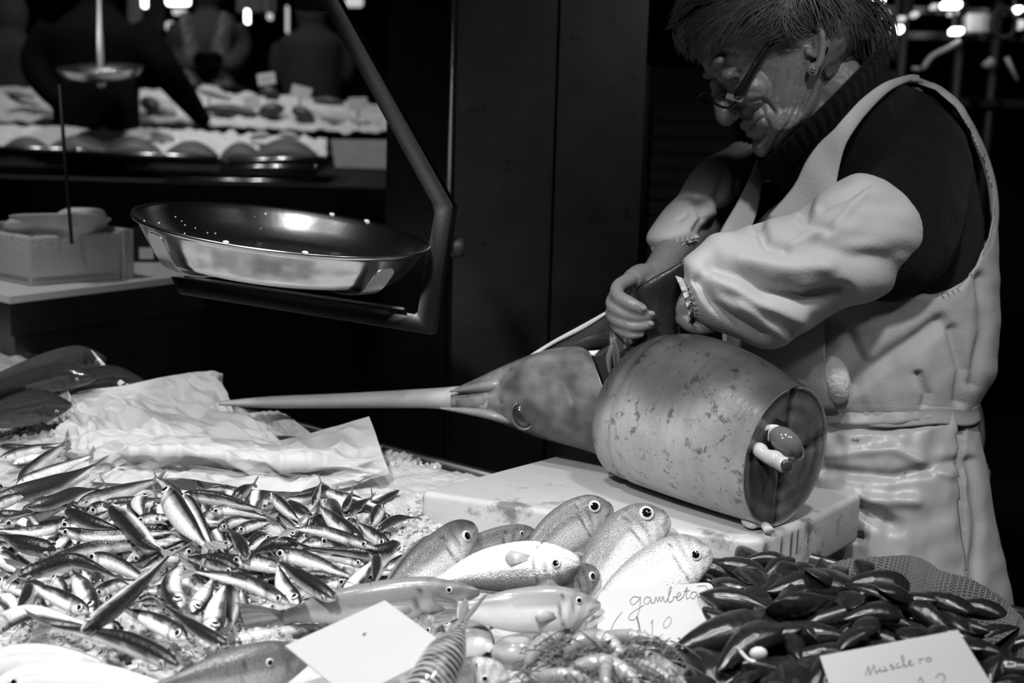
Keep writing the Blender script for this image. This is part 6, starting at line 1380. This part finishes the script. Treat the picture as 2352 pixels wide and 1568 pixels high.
# ------------------------------------------------------------------ the far stall (out of focus)
mat('far_ice', 0.55, 0.6, nscale=30, namt=0.3, bump=0.5, bscale=20)
mat('far_fish', 0.05, 0.35, nscale=20, namt=0.5)
mat('far_pale', 0.40, 0.5, nscale=30, namt=0.3)
mat('liner', 0.07, 0.6, nscale=8, namt=0.25)
mat('dark_cloth', 0.004, 0.95, spec=0.05)
mat('vest', 0.28, 0.85, voro=0.9, vscale=40)
mat('grey_cloth', 0.10, 0.95, spec=0.1, nscale=12, namt=0.3)
mat('dim_skin', 0.07, 0.6)
mat('glow', 0.9, 0.5, emit=6.0)
mat('glow_soft', 0.5, 0.5, emit=0.55)
def far_stall():
    root = thing('far_counter', V(-0.9, 4.6, 0), 'dark steel counter of the stall across the aisle', 'counter')
    # body of the counter
    a, b_ = pd(-200, 402, 4.35), pd(900, 418, 4.35)
    m = MB(); m.prism([V(a.x, a.y, a.z), V(b_.x, b_.y, a.z), V(b_.x, b_.y + 1.5, a.z), V(a.x, a.y + 1.5, a.z)], V(0, 0, -a.z)); m.build('body', MATS['black'], root, smooth=False)
    e = MB(); e.tube([pd(380, 412, 4.33), pd(735, 419, 4.33)], 0.006, 8); e.build('edge_rail', MATS['steel'], root)
    # trays
    for x0, y0, x1, y1, lb in ((-60, 338, 178, 345, 'steel tray at the far stall, leftmost of four'), (182, 350, 502, 362, 'long steel tray at the far stall left of centre'), (505, 372, 745, 362, 'steel tray at the far stall, nearest the placard'), (505, 385, 725, 383, 'shallow steel tray stacked under the one nearest the placard')):
        t = thing('metal_tray', pd((x0 + x1) / 2, y1 + 8, 4.45), lb, 'tray', 'trays of the far stall'); A, B = pd(x0, y0, 4.42), pd(x1, y1, 4.42); ax = (B - A)
        m = MB(); m.box((A + B) / 2 + V(0, 0.16, -0.012), ax / 2, V(0, 0.16, 0), V(0, 0, 0.011)); m.build('body', MATS['steel_dark'], t, smooth=False)
        m = MB(); m.tube([A, B], 0.0065, 8); m.tube([A, A + V(0, 0.3, 0)], 0.005, 8); m.tube([B, B + V(0, 0.3, 0)], 0.005, 8); m.build('rim', MATS['steel'], t)
    # ice: front tier and back tier
    def tier(name, pts, lb):
        m = MB(); G_ = [catmull(r_, 90) for r_ in pts]; G_ = np.stack(G_); C_ = [catmull(G_[:, i, :], 26) for i in range(90)]
        m.grid(90, 26, lambda u, v: pd(*C_[int(round(u * 89))][int(round(v * 25))]) + V(0, 0, 0.016 * fbm((u * 30, v * 6, 0), 1.0, 3)))
        o = m.build(name, MATS['far_ice']); tag(o, lb, 'ice'); o['kind'] = 'stuff'
    tier('ice_front_tier', [[(-80, 285, 4.75), (200, 292, 4.75), (420, 298, 4.75), (600, 308, 4.75), (750, 318, 4.75)], [(-80, 310, 4.62), (200, 316, 4.62), (420, 326, 4.6), (600, 336, 4.6), (750, 345, 4.6)], [(-80, 345, 4.5), (200, 350, 4.5), (420, 360, 4.5), (600, 366, 4.5), (750, 365, 4.5)]], 'lower heap of ice with sagging liner at the far stall')
    tier('ice_back_tier', [[(-80, 200, 5.6), (150, 200, 5.6), (330, 205, 5.6), (520, 212, 5.6), (720, 225, 5.6), (900, 240, 5.6)], [(-80, 245, 5.3), (150, 245, 5.3), (330, 250, 5.3), (520, 250, 5.3), (720, 262, 5.3), (900, 272, 5.3)], [(-80, 275, 5.1), (150, 282, 5.1), (330, 285, 5.1), (520, 290, 5.1), (720, 300, 5.1), (900, 302, 5.1)]], 'upper bank of ice under the whole fish at the far stall')
    sup = MB(); A, B = pd(-80, 284, 5.12), pd(900, 306, 5.12); sup.prism([A, B, V(B.x, B.y, A.z - 0.5), V(A.x, A.y, A.z - 0.5)], V(0, 0.5, -0.02)); tag(sup.build('display_step', MATS['black'], smooth=False), 'dark raised step carrying the upper ice of the far stall', 'step')
    # scalloped liners hanging over the trays
    for x0, y0, x1, h, lb in ((0, 345, 120, 34, 'leftmost grey scalloped liner'), (100, 348, 260, 40, 'wide dark scalloped liner left of centre'), (225, 352, 375, 42, 'dark scalloped liner below the man in black'), (372, 360, 505, 40, 'light grey scalloped liner in the middle'), (505, 358, 600, 34, 'short scalloped liner next to the middle one'), (575, 362, 735, 48, 'rightmost tall scalloped liner before the placard')):
        m = MB(); n = 24; vs = []
        for i in range(n):
            u = i / (n - 1); x = x0 + (x1 - x0) * u; y = y0 - h * math.sin(math.pi * u) ** 0.8 * 0.95
            vs += [pd(x, y0 + 4 + 6 * u, 4.46), pd(x, y, 4.50)]
        m.add(vs, [(2 * i, 2 * i + 1, 2 * i + 3, 2 * i + 2) for i in range(n - 1)]); o = m.build('tray_liner', MATS['liner']); md = o.modifiers.new('s', 'SOLIDIFY'); md.thickness = 0.01; tag(o, lb + ' on the far stall', 'liner', 'liners of the far stall')
    # whole fish and pieces on the ice
    r = random.Random(4)
    for x0, y0, x1, y1, hh, mt, lb in ((470, 250, 590, 262, 13, 'far_fish', 'long dark fish in the middle of the far ice bank'), (596, 262, 652, 250, 17, 'far_fish', 'dark fish head beside the long dark fish on the far ice'), (672, 252, 722, 280, 16, 'far_fish', 'dark curled fish right of centre on the far ice'), (735, 268, 815, 282, 12, 'far_pale', 'speckled grey fish lying towards the right of the far ice'), (325, 232, 372, 262, 18, 'far_fish', 'dark fish chunk beside the reaching arm on the far ice'), (360, 250, 405, 262, 16, 'far_pale', 'pale fish piece under the reaching arm on the far ice'),
                                (600, 208, 640, 226, 16, 'far_fish', 'round dark fish end behind the far tags'), (720, 232, 790, 238, 10, 'far_fish', 'small dark fish near the right tag of the far stall'), (10, 212, 80, 222, 10, 'far_pale', 'pale fillet at the far left end of the stall'), (40, 230, 95, 245, 9, 'far_pale', 'pale fillet left of the man in black, upper'), (70, 250, 130, 262, 8, 'far_pale', 'pale fillet left of the man in black, lower'), (20, 222, 60, 240, 8, 'far_fish', 'dark fillet between the pale ones at the far left'),
                                (345, 308, 400, 318, 9, 'far_pale', 'pale squid in the front tray of the far stall'), (575, 318, 620, 312, 9, 'far_pale', 'pale fish in the front tray near the tall liner'), (640, 310, 690, 318, 8, 'far_pale', 'pale fish at the right of the front tray'), (455, 205, 530, 228, 12, 'far_pale', 'bundled pale fish in plastic before the woman in the vest')):
        d = 5.2 if y0 < 290 else 4.6; m = MB(); L = 8; P = [pd(x0 + (x1 - x0) * k / L, y0 + (y1 - y0) * k / L - 4 * math.sin(math.pi * k / L), d) for k in range(L + 1)]
        m.tube(P, [max(0.004, hh / FPX * d * math.sin(math.pi * (0.12 + 0.80 * k / L)) ** 0.8) for k in range(L + 1)], 12, sub=2); o = m.build('far_fish', MATS[mt]); tag(o, lb, 'fish', 'fish on the far stall')
    # tags
    for x, y, w_, h_, rot, d, lb in ((612, 181, 40, 26, 8, 5.3, 'small price tag on a stick at the top of the far ice'), (692, 211, 46, 26, -14, 5.25, 'bright tilted price tag right of centre at the far stall'), (822, 238, 42, 28, 2, 5.15, 'upright price tag at the right end of the far stall'), (482, 208, 38, 24, -8, 5.25, 'dim grey tag before the woman in the vest'), (578, 235, 36, 30, 6, 5.2, 'dull grey tag low on the far ice')):
        c = pd(x, y, d); s = d / FPX; q = math.radians(rot); ux = _R * math.cos(q) + _U * math.sin(q); uy = _U * math.cos(q) - _R * math.sin(q)
        t = thing('price_tag', c - uy * (h_ / 2 * s), lb, 'price tag', 'tags of the far stall'); m = MB(); m.box(c, ux * (w_ / 2 * s), uy * (h_ / 2 * s), _F * 0.002); m.build('card', MATS['far_pale'] if 'dim' in lb or 'dull' in lb else MATS['card'], t, smooth=False)
        m = MB(); m.tube([c - uy * (h_ / 2 * s), c - uy * (h_ / 2 * s) - V(0, 0, 0.06)], 0.003, 6); m.build('stick', MATS['black'], t)
        if x == 612:
            m = MB()
            for k in range(3): m.box(c - _F * 0.003 + ux * ((k - 1) * 9 * s), ux * (2.5 * s), uy * (4 * s), _F * 0.0006)
            m.build('print', MATS['ink'], t, smooth=False)
    A, B, C_, D = pd(760, 320, 4.30), pd(905, 322, 4.30), pd(905, 388, 4.28), pd(770, 384, 4.28)
    m = MB(); m.prism([A, B, C_, D], V(0, 0.006, 0)); tag(m.build('placard', MATS['far_pale'], smooth=False), 'plain grey placard hung on the front of the far stall', 'placard')
far_stall()

def far_person(name_label, parts):
    pass
def man_in_black():
    d = 4.92; p = lambda x, y, dd=0.0: pd(x, y, d + dd)
    root = thing('person', V(p(220, 300).x, p(220, 300).y, 0), 'man in black reaching over the ice of the far stall', 'person')
    b = MB(); b.tube([p(222, 330), p(222, 200), p(222, 90), p(225, 20)], [0.15, 0.145, 0.165, 0.07], 20, sub=4); b.tube([p(222, 30), p(222, -10)], [0.06, 0.06], 14); b.ell(p(218, -60), _R * 0.085, _U * 0.13, _F * 0.10, 20, 14)
    b.tube([p(310, 70), p(370, 150), p(420, 215, 0.1), p(455, 262, 0.16)], [0.075, 0.06, 0.048, 0.035], 14, sub=4); b.ell(p(462, 272, 0.17), _R * 0.04, _U * 0.03, _F * 0.03, 12, 8)
    b.tube([p(130, 70), p(85, 140), p(110, 200, -0.05), p(150, 240, -0.1)], [0.075, 0.06, 0.048, 0.035], 14, sub=4); b.ell(p(155, 250, -0.1), _R * 0.035, _U * 0.04, _F * 0.03, 12, 8)
    for k in range(4):
        b.tube([p(460 + 5 * k, 272, 0.17), p(466 + 4 * k, 286, 0.17)], [0.011, 0.008], 8); b.tube([p(146 + 5 * k, 250, -0.1), p(146 + 5 * k, 264, -0.1)], [0.011, 0.008], 8)
    for s in (-0.08, 0.08): q = p(222, 320); b.tube([V(q.x + s, q.y, q.z), V(q.x + s, q.y, 0.5), V(q.x + s, q.y, 0.05)], [0.10, 0.07, 0.05], 12)
    co, fs, ed = remesh(b, 0.012, 3); m = MB(); m.add(co.tolist(), fs); m.build('body', MATS['dark_cloth'], root)
    m = MB(); m.pxloft([(140, 180, 312, 180, d - 0.17, 0.02), (136, 240, 316, 240, d - 0.17, 0.02), (136, 300, 316, 300, d - 0.17, 0.02)], 20, 10); m.build('apron', MATS['dark_cloth'], root)
    h = MB(); h.ell(p(218, -85, -0.0), _R * 0.09, _U * 0.10, _F * 0.105, 18, 12); h.build('hair', MATS['dark_cloth'], root)
man_in_black()
def vest_woman():
    d = 6.1; p = lambda x, y, dd=0.0: pd(x, y, d + dd); q = p(478, 200)
    root = thing('person', V(q.x, q.y, 0), 'vendor in a light patterned vest with dark gloves at the far stall', 'person')
    b = MB(); b.tube([p(478, 260), p(478, 180), p(478, 90), p(478, 40)], [0.15, 0.15, 0.165, 0.09], 18, sub=4); b.tube([p(478, 50), p(478, 10)], [0.06, 0.055], 12); b.ell(p(478, -30), _R * 0.085, _U * 0.12, _F * 0.10, 18, 12); b.ell(p(478, -28, -0.1), _R * 0.016, _U * 0.02, _F * 0.02, 10, 8)
    b.tube([p(420, 60), p(405, 110), p(430, 148, -0.15), p(468, 142, -0.2)], [0.06, 0.052, 0.045, 0.035], 12, sub=4); b.tube([p(536, 60), p(552, 110), p(530, 148, -0.15), p(490, 140, -0.2)], [0.06, 0.052, 0.045, 0.035], 12, sub=4)
    for s in (-0.09, 0.09): b.tube([V(q.x + s, q.y, q.z), V(q.x + s, q.y, 0.5), V(q.x + s, q.y, 0.05)], [0.10, 0.07, 0.05], 12)
    co, fs, ed = remesh(b, 0.012, 3); m = MB(); m.add(co.tolist(), fs); m.build('body', MATS['grey_cloth'], root)
    for s in (-1, 1):
        m = MB(); m.pxloft([(478 + s * 32, 38, 478 + s * 60, 42, d - 0.06, 0.10), (478 + s * 22, 70, 478 + s * 66, 75, d - 0.08, 0.105), (478 + s * 8, 115, 478 + s * 60, 110, d - 0.10, 0.10), (478 + s * 6, 150, 478 + s * 60, 150, d - 0.10, 0.10), (478 + s * 4, 210, 478 + s * 66, 210, d - 0.10, 0.10)], 20, 30); m.build('vest_panel', MATS['vest'], root)
        g = MB(); g.ell(p(478 + s * 14, 136, -0.22), _R * 0.038, _U * 0.032, _F * 0.04, 14, 10)
        for k in range(4): g.tube([p(478 + s * 8 + k * 5, 145, -0.24), p(478 + s * 4 + k * 5, 160, -0.25)], [0.012, 0.010], 8)
        g.build('glove', MATS['dark_cloth'], root)
    h = MB(); h.ell(p(478, -45), _R * 0.10, _U * 0.12, _F * 0.11, 18, 12); h.build('hair', MATS['dark_cloth'], root)
vest_woman()
for x, y, w_, d, lb in ((20, 120, 0.14, 6.3, 'dim figure in dark clothes at the far left edge'), (720, 110, 0.15, 6.6, 'dim figure in dark clothes right of the patterned vest')):
    p = lambda a, c: pd(x + a, y + c, d); q = p(0, 150); root = thing('person', V(q.x, q.y, 0), lb, 'person'); b = MB()
    b.tube([p(0, 150), p(0, 60), p(0, -10), p(0, -40)], [0.14, 0.15, 0.16, 0.07], 16, sub=4); b.ell(p(0, -85), _R * 0.085, _U * 0.12, _F * 0.10, 16, 12); b.tube([p(-70, -5), p(-75, 60), p(-20, 95)], [0.06, 0.05, 0.04], 12, sub=4); b.tube([p(70, -5), p(75, 60), p(20, 95)], [0.06, 0.05, 0.04], 12, sub=4)
    for s in (-0.09, 0.09): b.tube([V(q.x + s, q.y, q.z), V(q.x + s, q.y, 0.5), V(q.x + s, q.y, 0.05)], [0.10, 0.07, 0.05], 12)
    co, fs, ed = remesh(b, 0.014, 3); m = MB(); m.add(co.tolist(), fs); m.build('body', MATS['grey_cloth'], root)

# far hanging scale
def far_scale():
    d = 4.55; c = pd(231, 158, d); n = (V(0, 0, 1) * 0.98 - _F * 0.1).normalized(); e1 = _R; e2 = n.cross(e1).normalized(); R = 98 / FPX * d
    root = thing('hanging_scale', c, 'round scale pan hung on a rod in front of the man in black', 'scale')
    m = MB(); m.lathe([(max(r_, 0.004) * R, z) for r_, z in [(0, -0.03), (0.7, -0.03), (0.85, -0.02), (0.97, 0), (1.0, 0.004), (0.97, 0.005), (0.84, -0.016), (0.7, -0.026), (0, -0.026)]], c, n, e1, e2, 48); m.build('pan', MATS['steel'], root)
    m = MB(); m.tube([c, V(c.x - 0.004, c.y, 4.19)], 0.009, 10); m.build('rod', MATS['steel_dark'], root)
    m = MB(); m.tube([c - n * 0.03, c - n * 0.06], [0.022, 0.008], 10); m.build('knob', MATS['steel'], root)
far_scale()

# ------------------------------------------------------------------ background lamps, glowing steel reflections, panels and right hand shelving
def glow_bar(px, py, w_, h_, d, label, soft=False, cat='lamp', grp='lamps in the hall behind'):
    c = pd(px, py, d); s = d / FPX; root = thing('background_glow', c - _U * (h_ / 2 * s), label, cat, grp)
    m = MB(); m.rbox(c, _R * (w_ / 2 * s), _F * 0.02, _U * (h_ / 2 * s), min(w_, h_) * 0.3 * s, 3); m.build('tube', MATS['glow_soft' if soft else 'glow'], root)
    m = MB(); m.box(c + _F * 0.035, _R * (w_ / 2 * s), _F * 0.012, _U * (h_ / 2 * s)); m.build('housing', MATS['black'], root, smooth=False)
    if True:
        m = MB(); m.tube([c + _F * 0.035, V((c + _F * 0.035).x, (c + _F * 0.035).y, 4.19)], 0.006, 6); m.build('cord', MATS['black'], root)
for x, y, w_, h_, d, lb, soft in ((409, 2, 54, 20, 7.0, 'wide bright lamp at the top edge left of the vest woman', False), (412, 28, 30, 10, 7.0, 'small bright lamp under the wide one', True), (568, 38, 9, 30, 7.0, 'narrow upright lamp right of the vest woman', False), (814, 3, 40, 26, 7.0, 'bright lamp beside the scale arm at the top', True), (332, 4, 10, 26, 7.2, 'slim lamp by the man in black', False), (620, 38, 12, 14, 7.2, 'round dim lamp right of the narrow upright one', True), (391, 60, 20, 20, 7.2, 'dim lamp at the elbow of the vest woman', True), (660, 45, 5, 60, 7.3, 'tall thin light strip near the scale bracket', True),
        (2011, 2, 38, 12, 4.6, 'bright glowing bar for a steel reflection at the top edge right of the hair', False), (2184, 12, 44, 13, 4.6, 'brightest wide glowing bar for a steel reflection at the upper right', False), (2062, 68, 22, 14, 4.6, 'round bright glow for a steel reflection over the shoulder, left one', False), (2196, 72, 28, 13, 4.6, 'bright glow for a steel reflection over the shoulder, right one', False), (2336, 23, 18, 12, 4.6, 'bright glow for a steel reflection at the right edge', False), (2150, 16, 26, 9, 4.7, 'dim glow for a steel reflection left of the brightest wide one', True), (2031, 34, 22, 16, 4.7, 'dim glow for a steel reflection touching the hair outline', True), (2100, 34, 16, 10, 4.7, 'small dim glow for a steel reflection between the two bright rows', True), (2188, 30, 20, 11, 4.7, 'dim glow for a steel reflection under the brightest wide one', True), (2069, 44, 18, 10, 4.7, 'dim glow for a steel reflection above the round left one', True), (2342, 57, 20, 20, 4.7, 'square dim glow for a steel reflection at the right edge', True)):  # this row: glowing bars added for lamp reflections on the steel shelf
    glow_bar(x, y, w_, h_, d, lb, soft)
def panel(px, py, w_, h_, d, m_, name, label, cat):
    c = pd(px, py, d); s = d / FPX; m = MB(); m.rbox(c, _R * (w_ / 2 * s), _F * 0.03, _U * (h_ / 2 * s), 0.006); tag(m.build(name, MATS[m_], sharp=0.8), label, cat)
panel(312, 25, 34, 70, 7.4, 'far_pale', 'wall_poster', 'grey poster behind the man in black', 'poster')
panel(590, 8, 90, 44, 7.4, 'far_pale', 'wall_board', 'grey board hanging behind the narrow upright lamp', 'board')
panel(360, 35, 40, 80, 7.45, 'grey_cloth', 'wall_cloth', 'dim cloth hanging beside the grey poster', 'cloth')
# dark louvred cabinet behind the face, steel shelf unit at upper right
c0, c1 = pd(1495, 150, 3.1), pd(1700, 150, 3.1)
cab = thing('louvred_cabinet', V((c0.x + c1.x) / 2, c0.y, 0), 'dark louvred cabinet behind the face of the woman', 'cabinet')
m = MB(); m.box(V((c0.x + c1.x) / 2, c0.y + 0.2, c0.z / 2), V((c1.x - c0.x) / 2, 0, 0), V(0, 0.18, 0), V(0, 0, c0.z / 2)); m.build('body', MATS['black'], cab, smooth=False)
for k in range(14):
    z = c0.z - 0.10 - k * 0.035; m = MB(); m.box(V((c0.x + c1.x) / 2, c0.y + 0.012, z), V((c1.x - c0.x) / 2 - 0.01, 0, 0), V(0, 0.008, 0.006), V(0, -0.002, 0.010)); m.build('slat', MATS['liner'], cab, smooth=False)
sh0, sh1 = pd(1960, 200, 4.75), pd(2480, 215, 4.75)
she = thing('steel_shelf', V((sh0.x + sh1.x) / 2, sh0.y, 0), 'steel shelf unit behind the woman at the upper right', 'shelf')
for yy in (20, 78, 230):
    A, B = pd(1960, yy, 4.75), pd(2480, yy + 12, 4.75); m = MB(); m.box((A + B) / 2 + V(0, 0.15, 0), (B - A) / 2, V(0, 0.15, 0), V(0, 0, 0.012)); m.build('shelf_board', MATS['steel_dark'], she, smooth=False)
for xx in (2085, 2218, 2300):
    A = pd(xx, -60, 4.70); m = MB(); m.tube([V(A.x, A.y, 0.0), V(A.x, A.y, A.z)], 0.017, 8); m.build('post', MATS['black'], she)
panel(2238, 56, 44, 44, 4.66, 'white_plastic', 'plastic_box', 'white plastic box on the shelf unit at the upper right', 'box')
panel(2262, 58, 22, 42, 4.64, 'far_pale', 'carton', 'grey carton right beside the white box on the shelf unit', 'carton')
A = pd(2225, -45, 4.6); B = pd(2420, -45, 4.6); m = MB(); m.tube([A, B], 0.006, 8); m.build('hook_rail', MATS['steel_dark'], she)
hp = MB(); hc = pd(2305, 52, 4.6); hp.tube([hc + _R * (0.038 * math.cos(q)) + _U * (0.05 * math.sin(q)) for q in [2 * math.pi * k / 30 for k in range(31)]], 0.008, 8); tag(hp.build('hose_loop', MATS['black']), 'black hose loop hanging at the upper right', 'hose')
hz = MB(); hz.tube([pd(x, y, 4.6) for x, y in ((2118, 160), (2140, 130), (2175, 112), (2205, 95))], 0.009, 8, sub=4); tag(hz.build('grey_hose', MATS['far_pale']), 'grey hose curving above the shoulder at the upper right', 'hose')
for (x0, y0, x1, y1, rr, lb) in ((2262, 155, 2280, 138, 0.016, 'short pale handle hanging at the right'), (2312, 132, 2336, 186, 0.008, 'long thin utensil hanging at the right edge'), (2095, 159, 2112, 159, 0.009, 'small grey clip above the shoulder')):
    m = MB(); m.tube([pd(x0, y0, 4.6), pd(x1, y1, 4.6)], [rr, rr * 0.8], 8); tag(m.build('utensil', MATS['far_pale']), lb, 'utensil')
